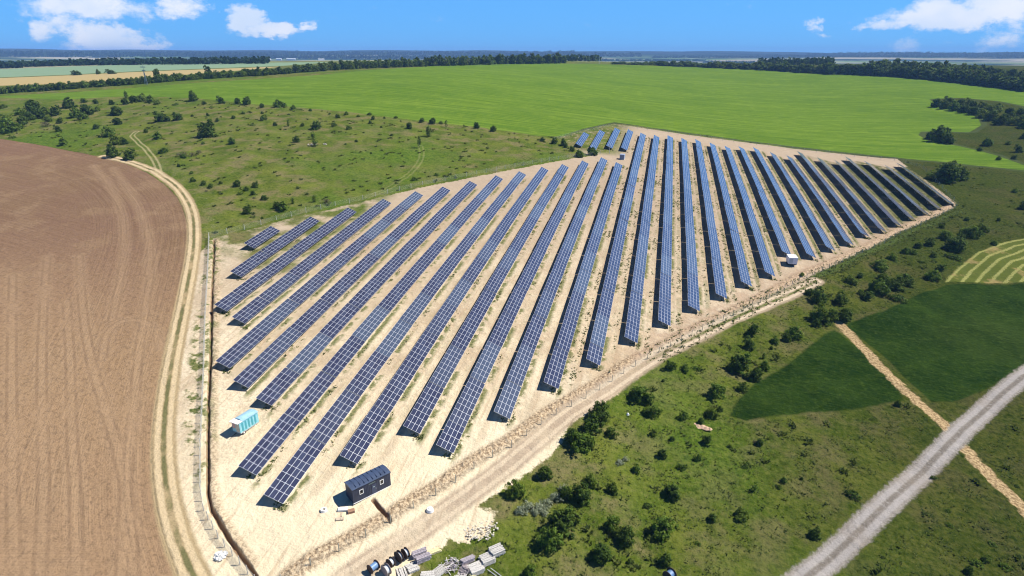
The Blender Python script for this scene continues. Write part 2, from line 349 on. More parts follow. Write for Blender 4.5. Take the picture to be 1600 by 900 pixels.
# wheel-worn strips between the rows and the weeds that grow under their low edges
fr = g.m('FRACT', g.m('DIVIDE', g.m('SUBTRACT', gx, ROW_X0), ROW_S))
frw = g.m('ADD', fr, g.m('MULTIPLY', g.m('SUBTRACT', n_sm2, .5), .16))
rzm = g.ss(g.attr('rowzone'), -1, 1.5)
wst = g.m('MULTIPLY', g.ss(frw, .95, .99), 1.0); wst = g.m('ADD', wst, g.ss(frw, .20, .04), clamp=True)
wst2 = g.m('MULTIPLY', g.ss(frw, .18, .26), g.ss(frw, .44, .34))
xr = g.ss(gx, -20, 70)
wd1 = g.ss(g.m('ADD', n_sm, g.m('MULTIPLY', g.m('SUBTRACT', n_mid, .5), 1.2)), .42, .56)
wd2 = g.m('MULTIPLY', g.ss(g.m('ADD', n_sm2, g.m('MULTIPLY', g.m('SUBTRACT', n_mid2, .5), 1.4)), g.m('MULTIPLY_ADD', xr, -.24, .52), g.m('MULTIPLY_ADD', xr, -.12, .60)), g.m('MULTIPLY_ADD', xr, .82, .15))
wm = g.m('MAXIMUM', g.m('MULTIPLY', wst, wd1), g.m('MULTIPLY', wst2, wd2))
wm = g.m('MULTIPLY', g.m('MULTIPLY', wm, rzm), .9)
weed = g.mix(g.ss(n_fine, .35, .65), (.050, .085, .014), (.200, .195, .075))
so = g.mix(wm, so, weed)
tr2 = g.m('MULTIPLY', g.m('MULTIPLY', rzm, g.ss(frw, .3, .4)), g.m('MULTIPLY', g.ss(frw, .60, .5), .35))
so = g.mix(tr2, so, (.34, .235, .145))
gfr = g.m('MULTIPLY', g.m('MULTIPLY', g.ss(gx, 78, 120), rzm), g.ss(g.m('ADD', n_sm, n_mid), .78, .98)); so = g.mix(g.m('MULTIPLY', gfr, .85), so, g.mix(n_fine, (.040, .065, .012), (.120, .120, .040)))
# grass round the short rows, top left of the yard
gl = g.m('MULTIPLY', g.ss(g.m('SUBTRACT', gy, g.m('MULTIPLY', gx, -.33)), 118, 130), g.ss(gx, -108, -118))
so = g.mix(g.m('MULTIPLY', gl, g.ss(n_mid2, .38, .56)), so, gr)
gl2 = g.m('MULTIPLY', g.ss(gy, 352, 366), g.ss(gx, -14, -34)); so = g.mix(g.m('MULTIPLY', gl2, g.ss(n_sm, .3, .5)), so, gr)
# spoil heaps: browner, stony
spm = g.m('MAXIMUM', g.ss(absr('spoilf'), 2.6, 1.0), g.m('MULTIPLY', g.ss(absr('spoilw'), 1.6, .5), .7))
so = g.mix(g.m('MULTIPLY', spm, .85), so, g.mix(g.ss(n_fine, .38, .62), (.15, .092, .050), (.60, .46, .30)))
so = g.mix(g.m('MAXIMUM', g.ss(absr('trench'), .5, .25), g.ss(absr('gully'), .6, .35)), so, g.mix(n_fine, (.16, .095, .055), (.34, .24, .15)))
# front service road, lightly rutted
rd_ = g.attr('verge')
so = g.mix(g.m('MULTIPLY', g.ss(absr('verge'), 9, 6), g.ss(n_sm, .65, .35, .15, .75)), so, (.40, .285, .195))
yardm = edge(g.m('ADD', g.attr('yard'), g.m('MULTIPLY', g.m('SUBTRACT', n_tf, .5), 3.5)), 2.4, .35)
col = g.mix(yardm, col, so)
# sparse grass between the field track and the trench
sg = g.m('MULTIPLY', g.ss(absr('track'), 3, 4.5), g.ss(absr('track'), 12, 7)); sg = g.m('MULTIPLY', sg, g.ss(gx, -80, -86))
col = g.mix(g.m('MULTIPLY', sg, g.ss(g.m('ADD', n_sm, g.m('MULTIPLY', n_mid, .5)), .74, .86)), col, weed)
# verge: green strip in front of the spoil
vm_ = g.m('MULTIPLY', g.ss(absr('verge'), 1.6, .6), g.ss(gx, -4, 30)); vm_ = g.m('MULTIPLY', vm_, g.ss(n_sm, .25, .45))
col = g.mix(vm_, col, g.mix(n_fine, (.028, .055, .012), (.100, .125, .032)))
# front service road: pale, two ruts, weeds down the middle where little used
frd = g.m('ADD', absr('froad'), g.m('MULTIPLY', g.m('SUBTRACT', n_sm, .5), 1.0))
col = g.mix(g.m('MULTIPLY', g.ss(frd, 3.2, 2.0), g.ss(n_mid2, .3, .55, .45, .9)), col, g.mix(n_sm2, (.30, .225, .155), (.46, .36, .26)))
col = g.mix(g.m('MULTIPLY', g.ss(g.m('ABSOLUTE', g.m('SUBTRACT', frd, 1.25)), .7, .25), .8), col, g.mix(n_fine, (.48, .38, .26), (.66, .55, .40)))
col = g.mix(g.m('MULTIPLY', g.m('MULTIPLY', g.ss(frd, .6, .3), g.ss(gx, -10, 25)), g.ss(n_sm, .35, .5)), col, weed)
# mown field: swathes follow its edge
ms = g.m('SINE', g.m('ADD', g.m('MULTIPLY', g.attr('mownl'), 1.75), g.m('MULTIPLY', n_mid, 1.6)))
mc = g.mix(g.ss(g.m('ADD', ms, g.m('MULTIPLY', g.m('SUBTRACT', n_fine, .5), 3.0)), .3, 1.0), (.085, .105, .020), (.26, .26, .085))
mc = g.mix(g.ss(n_mid2, .52, .66), mc, (.26, .20, .08))
col = g.mix(edge(g.attr('mown'), 1.5, .5), col, mc)
# dense dark green fields
dk = g.mix(g.ss(n_mid, .35, .7), (.010, .026, .003), (.024, .048, .006))
dk = g.mix(g.m('MULTIPLY', g.ss(n_sm, .5, .75), .5), dk, (.050, .078, .012))
dk = g.mix(g.m('MULTIPLY', g.ss(n_fine, .5, .3), .5), dk, (.004, .014, .003))
crw = g.noise(g.scale(flatv, (.25, 2.2, 1), R_(18)), 1.0, 3, .6)
dk = g.mix(g.m('MULTIPLY', g.ss(crw, .52, .70), .5), dk, (.042, .070, .010))
dk = g.mix(g.m('MULTIPLY', g.ss(n_tf, .50, .64), .45), dk, (.050, .080, .014)); dk = g.mix(g.m('MULTIPLY', g.ss(n_big, .52, .62), .5), dk, g.mix(.5, dk, (.050, .072, .014)))
dk = g.mix(g.m('MULTIPLY', g.ss(crw, .48, .32), .5), dk, (.003, .012, .002))
dkm = g.m('MAXIMUM', edge(g.attr('darka'), 2.2, .4, n_tf), edge(g.attr('darkb'), 3.2, .5, n_tf))
col = g.mix(dkm, col, dk)
# ploughed field: furrows run along its curved edge
pd = g.attr('plough')
fur = g.noise(g.node('ShaderNodeCombineXYZ').outputs[0], 1.0)
cx_ = g.node('ShaderNodeCombineXYZ'); g.l.new(g.m('MULTIPLY', pd, 1.0), cx_.inputs[0]); g.l.new(g.m('MULTIPLY', gy, .02), cx_.inputs[1])
f1 = g.noise(cx_.outputs[0], 1.0, 3, .6)
cx2 = g.node('ShaderNodeCombineXYZ'); g.l.new(g.m('MULTIPLY', g.m('ADD', gy, g.m('MULTIPLY', gx, .25)), .8), cx2.inputs[0]); g.l.new(g.m('MULTIPLY', gx, .015), cx2.inputs[1])
f2 = g.noise(cx2.outputs[0], 1.0, 3, .6)
wv = g.mix(g.ss(pd, 24, 42), f1, f2)
wvs = g.node('ShaderNodeSeparateColor'); g.l.new(wv, wvs.inputs[0])
pc = g.mix(g.ss(g.m('ADD', wvs.outputs[0], g.m('MULTIPLY', g.m('SUBTRACT', n_fine, .5), .8)), .25, .75), (.180, .110, .062), (.245, .158, .090))
pc = g.mix(g.ss(n_big, .4, .6), pc, g.mix(.5, pc, (.20, .115, .080)))
pc = g.mix(g.m('MULTIPLY', g.ss(n_sm, .55, .75), .4), pc, (.29, .19, .115))
pc = g.mix(g.m('MULTIPLY', g.ss(n_xf, .55, .3), .35), pc, (.11, .065, .04))
pc = g.mix(g.m('MULTIPLY', g.ss(gy, 190, 95), .65), pc, g.mix(n_sm, (.30, .195, .105), (.41, .275, .155)))
pc = g.mix(g.m('MULTIPLY', g.ss(n_mid, .50, .64), .35), pc, (.31, .21, .12)); pc = g.mix(g.m('MULTIPLY', g.ss(n_tf, .50, .40), .45), pc, (.13, .08, .048))
fd_ = g.attr('furr'); pc = g.mix(g.m('MULTIPLY', g.m('MULTIPLY', g.ss(g.m('ABSOLUTE', g.m('SUBTRACT', fd_, .95)), .5, .12), .62), g.ss(n_mid, .34, .54)), pc, (.15, .09, .052)); pc = g.mix(g.m('MULTIPLY', g.ss(fd_, 3.0, .6), .30), pc, (.38, .26, .155))
pm = edge(pd, .8, .3)
col = g.mix(pm, col, pc)
# field track with two worn ruts
trd = g.m('ADD', absr('track'), g.m('MULTIPLY', g.m('SUBTRACT', n_sm, .5), .8))
col = g.mix(g.ss(trd, 2.9, 2.0), col, g.mix(n_sm, (.30, .225, .12), (.42, .32, .18)))
rut = g.ss(g.m('ABSOLUTE', g.m('SUBTRACT', trd, 1.15)), .75, .3)
col = g.mix(rut, col, g.mix(n_fine, (.46, .35, .20), (.62, .49, .31)))
col = g.mix(g.m('MULTIPLY', g.ss(trd, .6, .25), g.ss(n_mid2, .38, .55)), col, (.15, .14, .06))
for nm, k_ in (('branch', .42), ('ptrack', .14)):
    bd = g.m('ADD', absr(nm), g.m('MULTIPLY', g.m('SUBTRACT', n_sm, .5), .8))
    col = g.mix(g.m('MULTIPLY', g.ss(g.m('ABSOLUTE', g.m('SUBTRACT', bd, 1.1)), .7, .25), k_), col, (.50, .42, .24))
# straw-coloured path and the gravel road
ptd = g.m('ADD', absr('path'), g.m('MULTIPLY', g.m('SUBTRACT', n_sm, .5), 3.4))
col = g.mix(g.ss(ptd, 1.9, 1.1), col, g.mix(g.ss(n_fine, .35, .65), (.20, .13, .065), (.50, .37, .20)))
rdd = g.m('ADD', absr('road'), g.m('MULTIPLY', g.m('SUBTRACT', n_sm, .5), .9))
rc = g.mix(g.ss(n_fine, .3, .7), (.19, .168, .142), (.31, .28, .25))
rc = g.mix(g.ss(g.m('ABSOLUTE', g.m('SUBTRACT', absr('road'), 1.15)), .8, .3), rc, g.mix(n_xf, (.25, .23, .215), (.39, .36, .335)))
rc = g.mix(g.m('MULTIPLY', g.ss(absr('road'), .7, .2), .6), rc, (.13, .11, .09))
rc = g.mix(g.m('MULTIPLY', g.ss(n_tf, .52, .66), .5), rc, (.40, .375, .35)); rc = g.mix(g.m('MULTIPLY', g.ss(n_mid, .5, .65), .35), rc, (.24, .20, .16))
rdd = g.m('ADD', rdd, g.m('MULTIPLY', g.m('SUBTRACT', n_tf, .5), 2.4))
col = g.mix(g.ss(rdd, 2.8, 2.0), col, rc)
g.l.new(col, gb.inputs['Base Color'])
# bump: tufts, clods
bh = g.m('ADD', g.m('MULTIPLY', n_fine, .5), g.m('MULTIPLY', n_sm, 1.2)); bh = g.m('ADD', bh, g.m('MULTIPLY', n_xf, .12))
bh = g.m('ADD', bh, g.m('MULTIPLY', g.m('MULTIPLY', wvs.outputs[0], pm), .5))
bmp = g.node('ShaderNodeBump'); bmp.inputs['Strength'].default_value = .8
g.l.new(g.ss(dist, 900, 150, .05, .55), bmp.inputs['Distance']); g.l.new(bh, bmp.inputs['Height']); g.l.new(bmp.outputs[0], gb.inputs['Normal'])

# ------------------------------------------------------------------ ground objects
idx = np.arange(NR*NTH).reshape(NR, NTH)
a = idx[:-1, :]; b = idx[1:, :]
f = np.stack([a, np.roll(a, -1, 1), np.roll(b, -1, 1), b], -1).reshape(-1, 4)[:, ::-1]
fm = {k: A[k][f].mean(1) for k in ('plough', 'yard', 'crop', 'darka', 'darkb', 'mown')}
rl = {k: np.abs(A[k])[f].mean(1) for k in ('road', 'path', 'track')}
fr_ = np.repeat(RR[:-1], NTH)
cls = np.zeros(len(f), int)                      # 0 grassland
cls[fr_ > 1400] = 1
cls[fm['crop'] > 0] = 2; cls[fm['yard'] > 0] = 3; cls[fm['mown'] > 0] = 4
cls[(fm['darka'] > 0)] = 5; cls[(fm['darkb'] > 0)] = 6; cls[fm['plough'] > 0] = 7
cls[rl['track'] < 2.4] = 8; cls[rl['path'] < 1.8] = 9; cls[rl['road'] < 2.5] = 10
GN = ['grassland', 'distant_land', 'crop_field', 'bare_soil', 'mown_field', 'clover_field', 'clover_field', 'ploughed_field', 'dirt_track', 'footpath', 'gravel_road']
AT = ['plough', 'yard', 'crop', 'darka', 'darkb', 'mown', 'yellow', 'pale', 'rowzone', 'road', 'path', 'track', 'branch', 'ptrack', 'trench', 'gully', 'spoilf', 'spoilw', 'verge', 'mownl', 'froad', 'furr']
def mesh_np(name, co, faces, mats, smooth=True):
    me = bpy.data.meshes.new(name); n = len(faces); s = faces.shape[1]
    me.vertices.add(len(co)); me.vertices.foreach_set('co', np.asarray(co, np.float32).ravel())
    me.loops.add(n*s); me.loops.foreach_set('vertex_index', faces.astype(np.int32).ravel())
    me.polygons.add(n); me.polygons.foreach_set('loop_start', np.arange(0, n*s, s, dtype=np.int32)); 
    if smooth: me.polygons.foreach_set('use_smooth', np.ones(n, bool))
    for m_ in mats: me.materials.append(m_)
    me.update(calc_edges=True); return me
def tag(o, label=None, cat=None, group=None, kind=None):
    for k, v in (('label', label), ('category', cat), ('group', group), ('kind', kind)):
        if v: o[k] = v
    return o
CO = np.stack([X, Y, Z], 1)
for c in range(len(GN)):
    ff = f[cls == c]
    if not len(ff): continue
    u, inv = np.unique(ff, return_inverse=True)
    me = mesh_np(GN[c], CO[u], inv.reshape(-1, 4), [gm])
    for k in AT:
        at_ = me.attributes.new(k, 'FLOAT', 'POINT'); at_.data.foreach_set('value', A[k][u].astype(np.float32))
    o = bpy.data.objects.new(GN[c], me); C.objects.link(o); tag(o, kind='structure')
# disc under the camera closes the hole
cn = np.vstack([[0, 0, float(T0(0, 0))], CO[:NTH]]); ii = np.arange(NTH)
me = mesh_np('grassland', cn, np.stack([np.zeros(NTH, int), (ii+1) % NTH+1, ii+1], 1), [gm])
for k in AT: me.attributes.new(k, 'FLOAT', 'POINT').data.foreach_set('value', np.full(NTH+1, -25 if k in ('crop', 'yellow', 'pale', 'darka', 'darkb', 'mown', 'plough', 'rowzone') else 25, np.float32))
o = bpy.data.objects.new('grassland', me); C.objects.link(o); tag(o, kind='structure')
#@@OBJECTS
# ------------------------------------------------------------------ helpers for objects
class MB:
    def __init__(s): s.v = []; s.f = []; s.m = []
    def quad(s, a, b, c, d, m=0):
        n = len(s.v); s.v += [a, b, c, d]; s.f.append((n, n+1, n+2, n+3)); s.m.append(m)
    def box(s, x0, x1, y0, y1, z0, z1, m=0, M=None, top=None):
        n = len(s.v); t = m if top is None else top
        pts = [(x0, y0, z0), (x1, y0, z0), (x1, y1, z0), (x0, y1, z0), (x0, y0, z1), (x1, y0, z1), (x1, y1, z1), (x0, y1, z1)]
        if M is not None: pts = [tuple(M @ Vector(p)) for p in pts]
        s.v += pts
        for k, q in enumerate(((0, 3, 2, 1), (4, 5, 6, 7), (0, 1, 5, 4), (1, 2, 6, 5), (2, 3, 7, 6), (3, 0, 4, 7))):
            s.f.append(tuple(n+i for i in q)); s.m.append(t if k == 1 else m)
    def bar(s, a, b, r, m=0):
        a = Vector(a); b = Vector(b); d = (b-a); L = d.length; q = d.to_track_quat('Z', 'Y').to_matrix().to_4x4()
        s.box(-r, r, -r, r, 0, L, m, Matrix.Translation(a) @ q)
    def cyl(s, r0, r1, z0, z1, n=16, m=0, M=None, cap=True, ri=None):
        k = len(s.v); M = M or Matrix()
        for z, r in ((z0, r0), (z1, r1)):
            for i in range(n):
                a = 6.28318*i/n; s.v.append(tuple(M @ Vector((r*math.cos(a), r*math.sin(a), z))))
        for i in range(n):
            j = (i+1) % n; s.f.append((k+i, k+j, k+n+j, k+n+i)); s.m.append(m)
        if ri is not None:
            h = len(s.v)
            for z in (z0, z1):
                for i in range(n):
                    a = 6.28318*i/n; s.v.append(tuple(M @ Vector((ri*math.cos(a), ri*math.sin(a), z))))
            for i in range(n):
                j = (i+1) % n
                s.f.append((h+j, h+i, h+n+i, h+n+j)); s.m.append(m)
                s.f.append((k+j, k+i, h+i, h+j)); s.m.append(m)
                s.f.append((k+n+i, k+n+j, h+n+j, h+n+i)); s.m.append(m)
        elif cap:
            s.f.append(tuple(k+n-1-i for i in range(n))); s.m.append(m)
            s.f.append(tuple(k+n+i for i in range(n))); s.m.append(m)
    def mesh(s, name, mats):
        me = bpy.data.meshes.new(name); me.from_pydata(s.v, [], s.f)
        for q in mats: me.materials.append(q)
        me.polygons.foreach_set('material_index', s.m); me.update(); return me
    def build(s, name, mats, parent=None, loc=None):
        o = bpy.data.objects.new(name, s.mesh(name, mats)); C.objects.link(o)
        if parent: o.parent = parent
        if loc is not None: o.location = loc
        return o
def empty(name, loc, rz=0.0, label=None, cat=None, group=None):
    o = bpy.data.objects.new(name, None); C.objects.link(o); o.location = loc; o.rotation_euler = (0, 0, rz)
    o.empty_display_size = .5
    return tag(o, label, cat, group)
def copy_tree(o, parent=None):
    c = o.copy(); C.objects.link(c); c.parent = parent
    for ch in o.children: copy_tree(ch, c)
    return c
def mat(name, colr, rough=.7, spec=.3, metal=0.0, var=0.0, nscale=2.0, dirt=None):
    mt, k, b = principled(name, rough, spec); b.inputs['Metallic'].default_value = metal
    c = None
    if var or dirt:
        tcn = k.node('ShaderNodeTexCoord').outputs['Object']
        n = k.noise(tcn, nscale, 4, .6)
        d = tuple(q*(1-var) for q in colr) if dirt is None else dirt
        c = k.mix(k.ss(n, .42, .68), colr, d); k.l.new(c, b.inputs['Base Color'])
    else: b.inputs['Base Color'].default_value = (*colr, 1)
    return mt
ORD = ['', 'first', 'second', 'third', 'fourth', 'fifth', 'sixth', 'seventh', 'eighth', 'ninth', 'tenth', 'eleventh', 'twelfth', 'thirteenth', 'fourteenth', 'fifteenth', 'sixteenth', 'seventeenth', 'eighteenth', 'nineteenth', 'twentieth']
TENS = {20: 'twenty', 30: 'thirty', 40: 'forty', 50: 'fifty'}
def ordn(n):
    if n < 21: return ORD[n]
    if n % 10 == 0: return TENS[n].replace('ty', 'tieth')
    return TENS[n//10*10]+'-'+ORD[n % 10]
alu = mat('aluminium_frame', (.60, .62, .67), .4, .5, .3)
steel = mat('galvanised_steel', (.42, .43, .44), .5, .5, .6, .3)
glass, k, b = principled('panel_glass', .09, .6)
oi = k.node('ShaderNodeObjectInfo').outputs['Random']
mod = k.attr('mod')
gc = k.mix(mod, (.034, .038, .072), (.052, .062, .105))
gc = k.mix(k.ss(oi, .55, 1.0), gc, (.060, .080, .125))
k.l.new(gc, b.inputs['Base Color']); b.inputs['IOR'].default_value = 1.9
k.l.new(k.lin(oi, 0, 1, .10, .22), b.inputs['Roughness'])

# ------------------------------------------------------------------ solar rows
MODL, NACR = 2.03, 4
ct, st = math.cos(TAB_TILT), math.sin(TAB_TILT)
_cache = {}
def table_meshes(n):
    if n in _cache: return _cache[n]
    L = n*MODL-.06; h = L/2
    def pt(s, y, e): return (-s*ct+e*st, y, TAB_ZL+s*st+e*ct)   # s up the slope, e off the face
    mb = MB()
    a = [pt(0, -h, 0), pt(0, h, 0), pt(TAB_W, h, 0), pt(TAB_W, -h, 0)]
    b_ = [pt(0, -h, -.05), pt(0, h, -.05), pt(TAB_W, h, -.05), pt(TAB_W, -h, -.05)]
    mb.quad(*a); mb.quad(b_[3], b_[2], b_[1], b_[0], 2)
    for i in range(4):
        j = (i+1) % 4; mb.quad(a[j], a[i], b_[i], b_[j])
    ms = TAB_W/NACR; g1 = .034; vals = [0]*6
    for i in range(n):
        for j in range(NACR):
            y0 = -h+i*MODL+(.038 if i else .03); y1 = -h+(i+1)*MODL-.038-.06*(i == n-1)*0-(.02 if i == n-1 else 0)
            y1 = min(y1, h-.03)
            s0 = j*ms+g1; s1 = (j+1)*ms-g1
            mb.quad(pt(s0, y0, .004), pt(s0, y1, .004), pt(s1, y1, .004), pt(s1, y0, .004), 1); vals.append(random.random())
    me = mb.mesh('panel_table', [alu, glass, steel])
    at_ = me.attributes.new('mod', 'FLOAT', 'FACE'); at_.data.foreach_set('value', vals)
    fr = MB()
    for s in (.5, 1.5, 2.55, 3.55):                                  # purlins
        M = Matrix.Translation(Vector(pt(s, 0, -.11))) @ Matrix.Rotation(TAB_TILT, 4, 'Y')
        fr.box(-.03, .03, -h+.1, h-.1, -.05, .05, 0, M)
    k_ = max(2, round(L/5)); ys = [-h+.9+(L-1.8)*i/(k_-1) for i in range(k_)]
    for y in ys:                                                     # rafters and braces
        fr.bar(pt(.25, y, -.2), pt(3.8, y, -.2), .04)
        fr.bar((-2.55*ct, y, .55), pt(1.2, y, -.22), .03)
    fm_ = fr.mesh('support_frame', [steel])
    po = MB(); po.box(-.06, .06, -.05, .05, -.7, TAB_ZL+2.6*st-.25)
    pm_ = po.mesh('post', [steel])
    _cache[n] = (me, fm_, pm_, ys); return _cache[n]
side_words = {1: 'shortest row of blue solar panels, alone at the left end of the site', 9: 'long row of blue solar panels whose near end reaches lowest, left of the dark cabin',
              8: 'long row of blue solar panels ending just right of the turquoise trailer', 10: 'row of blue solar panels whose near end stops just behind the dark cabin',
              22: 'narrow row of solar panels whose near end stops behind the white cabinet trailer', 32: 'last row of solar panels on the right, seen nearly edge-on beside the grass',
              14: 'row of solar panels whose far end stops at the small grey kiosk'}
for q, (i, ya, yb) in enumerate(ROWS):
    short = q >= 32
    x = rowx(i); xc = x-TAB_WX*.6
    if short: lab = ['leftmost of the four short detached solar rows at the far top of the site', 'second from the left of the four short solar rows, its end behind a bush', 'third from the left of the four short solar rows near the crop edge', 'rightmost of the four short solar rows above the small grey kiosk'][q-32]
    elif i in side_words: lab = side_words[i]
    elif i < 16: lab = 'long row of blue solar panels, '+ordn(i)+' counting from the left'
    else: lab = 'long row of tilted solar panels, '+ordn(33-i)+' counting from the right'
    root = empty('solar_panel_row', (x, ya, float(T0(x, ya))), 0, lab, 'solar panels', 'rows of solar panels across the site')
    ntot = max(2, int(round((yb-ya)/MODL))); y = ya; left = ntot; first = True
    while left > 0:
        n = 8 if left >= 8 else left
        if first and left > 12: n = 8 if i in (8, 9, 10) else (4, 6, 8)[i % 3]
        if left-n == 1: n += 1
        me, fm_, pm_, ys = table_meshes(n)
        L = n*MODL; ym = y+L/2
        z0 = float(T0(xc, y)); z1 = float(T0(xc, y+L)); zc = (z0+z1)/2
        sl = math.atan2(z1-z0, L)
        t = bpy.data.objects.new('panel_table', me); C.objects.link(t); t.parent = root
        t.location = Vector((random.gauss(0, .03), ym-ya, zc-root.location.z+random.gauss(0, .03)))
        t.rotation_euler = (sl, R_(random.gauss(0, .55)), R_(random.gauss(0, .10)))
        fo = bpy.data.objects.new('support_frame', fm_); C.objects.link(fo); fo.parent = t
        for yy in ys:
            po = bpy.data.objects.new('post', pm_); C.objects.link(po); po.parent = t; po.location = (-2.6*ct, yy, 0)
        y += L; left -= n; first = False

# ------------------------------------------------------------------ plants
def leaf_mat(name, c0, c1, c2):
    mt, k, b = principled(name, .75, .15)
    t = k.attr('tone'); oi = k.node('ShaderNodeObjectInfo').outputs['Random']
    c = k.mix(t, c0, c1); c = k.mix(k.m('MULTIPLY', k.ss(oi, .3, 1), .6), c, c2)
    k.l.new(c, b.inputs['Base Color'])
    tr_ = k.node('ShaderNodeBsdfTranslucent'); k.l.new(k.mix(1.0, c, (1.3, 1.25, .6), 'MULTIPLY'), tr_.inputs[0])
    mx = k.node('ShaderNodeMixShader'); mx.inputs[0].default_value = .35; k.l.new(b.outputs[0], mx.inputs[1]); k.l.new(tr_.outputs[0], mx.inputs[2])
    k.l.new(mx.outputs[0], k.n['Material Output'].inputs[0]); return mt
bark = mat('bark', (.10, .075, .05), .9, .1, 0, .4)
leafD = leaf_mat('foliage_dark', (.020, .045, .007), (.120, .190, .026), (.085, .130, .016))
leafM = leaf_mat('foliage_mid', (.038, .080, .008), (.165, .250, .032), (.130, .170, .022))
leafS = leaf_mat('foliage_silver', (.20, .24, .16), (.42, .46, .34), (.34, .36, .24))
leafB = leaf_mat('foliage_dry', (.10, .11, .05), (.24, .22, .12), (.16, .15, .08))
def leaves(rg, nclump, nleaf, size, hr, base=.05, flat=0.0, spread=1.0):
    """leaf quads of a crown of width 1 and height hr"""
    V = []; T = []
    lob = [(rg.uniform(0, 6.283), rg.uniform(.12, .30)) for _ in range(5)]; mt_ = [(rg.uniform(0, 6.283), rg.uniform(0, .24), rg.uniform(.55, 1.05), rg.uniform(.5, .8)) for _ in range(rg.choice((2, 3, 4)))]
    for c in range(nclump):
        a = rg.uniform(0, 6.283); zf = rg.uniform(0, 1)**.85
        prof = math.sin(min(1, (zf*.86+.14))*math.pi)**.55
        rad = prof*.43*(1+.35*math.sin(2*a+lob[0][0])*.6+.25*math.sin(3*a+lob[1][0]+zf*3))*(rg.uniform(.45, 1)**.4)*spread
        q_ = rg.choice(mt_); cx, cy, cz = rad*q_[3]*1.15*math.cos(a)+q_[1]*math.cos(q_[0]), rad*q_[3]*1.15*math.sin(a)+q_[1]*math.sin(q_[0]), base*hr+zf*(1-base)*hr*q_[2]
        cr = rg.uniform(.08, .16); tone = min(1, max(0, rg.gauss(.5, .28)))
        for l in range(nleaf):
            d = Vector((rg.gauss(0, 1), rg.gauss(0, 1), rg.gauss(0, 1))).normalized()*cr*rg.uniform(.3, 1)
            p = Vector((cx, cy, cz))+d; p.z = max(p.z, .01)
            nrm = (d.normalized()*1.2+Vector((cx, cy, .25)).normalized()*.6+Vector((rg.gauss(0, .5), rg.gauss(0, .5), rg.gauss(0, .5)))).normalized()
            t1 = nrm.orthogonal().normalized(); t1.rotate(Matrix.Rotation(rg.uniform(0, 6.28), 3, nrm)); t2 = nrm.cross(t1)
            s = size*rg.uniform(.6, 1.35); e = s*rg.uniform(.5, .8)
            V.append([p-t1*s-t2*e*.2, p+t2*e, p+t1*s-t2*e*.1, p-t2*e]); T.append(min(1, max(0, tone+rg.gauss(0, .15))))
    return V, T
def plant_proto(kind, seed, mt, nclump, nleaf, size, hr, base, trunk=True, spread=1.0, wispy=0):
    rg = random.Random(seed); V, T = leaves(rg, nclump, nleaf, size, hr, base, 0, spread)
    if wispy:
        V = [[p+Vector((0, 0, 0)) for p in q] for q in V]
    co = np.array([[tuple(p) for p in q] for q in V], np.float32).reshape(-1, 3)
    fc = np.arange(len(co)).reshape(-1, 4)
    me = mesh_np('crown', co, fc, [mt], False)
    me.attributes.new('tone', 'FLOAT', 'FACE').data.foreach_set('value', T)
    tb = MB(); rg2 = random.Random(seed+1)
    top = (0, 0, hr*.55); tb.cyl(.035, .018, -.05, hr*.5, 7, 0)
    for i in range(6):
        a = rg2.uniform(0, 6.28); z = hr*rg2.uniform(.12, .45)
        e = (math.cos(a)*.28, math.sin(a)*.28, z+hr*rg2.uniform(.12, .35)); tb.bar((0, 0, z), e, .010)
    tm = tb.mesh('trunk', [bark])
    return me, tm
SHR = [plant_proto('shrub', s, leafD if s % 2 else leafM, 90, 24, .046, hr, .0) for s, hr in ((1, .85), (2, .75), (3, .95), (4, .80), (5, 1.1), (6, .7))]
SHRT = [plant_proto('shrub', s, leafM if s % 2 else leafD, 60, 20, .045, hr, .03, spread=.8) for s, hr in ((11, 1.6), (12, 1.9), (13, 1.4))]
LOW = [plant_proto('shrub', s, m_, 60, 18, .042, .35, .0, spread=1.1) for s, m_ in ((21, leafD), (22, leafM))]
SIL = [plant_proto('shrub', s, leafS, 60, 20, .030, .45, .0, spread=1.05) for s in (31, 32)]
DRY = [plant_proto('shrub', s, leafB, 50, 14, .028, .5, .0, spread=1.05) for s in (41, 42)]
TRE = [plant_proto('tree', s, leafD if s % 3 else leafM, 60, 16, .065, hr, .04) for s, hr in ((51, 1.2), (52, 1.45), (53, 1.0), (54, 1.7), (55, 1.3))]
KIND = dict(s=SHR, t=SHRT, l=LOW, v=SIL, d=DRY, T=TRE)
PN = {'s': 'shrub', 't': 'small_tree', 'l': 'low_shrub', 'v': 'silver_shrub', 'd': 'dry_bush', 'T': 'tree'}
PCAT = {'s': 'shrub', 't': 'small tree', 'l': 'shrub', 'v': 'shrub', 'd': 'shrub', 'T': 'tree'}
prng = random.Random(3)
_zm = {}
def zmax(me):
    if me.name not in _zm:
        a_ = np.zeros(len(me.vertices)*3); me.vertices.foreach_get('co', a_); _zm[me.name] = float(np.quantile(a_[2::3], .97))
    return _zm[me.name]
def plant(px, py, wpx, kind, label, group, hpx=None, zoff=0.0):
    x, y = at(px, py); wd = wpx/ppm(x, y); z = tz(x, y)+zoff
    me, tm = prng.choice(KIND[kind])
    root = empty(PN[kind], (x, y, z-.04*wd), prng.uniform(0, 6.28), label, PCAT[kind], group)
    hs = wd*prng.uniform(.9, 1.12)
    if py > 480: hs *= 1.22
    if hpx: hs = hpx/ppm(x, y)/zmax(me)
    wd *= 1.1 if py > 380 else 1.0
    root.scale = (wd*1.08, wd*1.08*prng.uniform(.9, 1.1), hs)
    for m_ in (me, tm):
        o = bpy.data.objects.new(m_.name.split('.')[0], m_); C.objects.link(o); o.parent = root
    return root
Z_ = {}
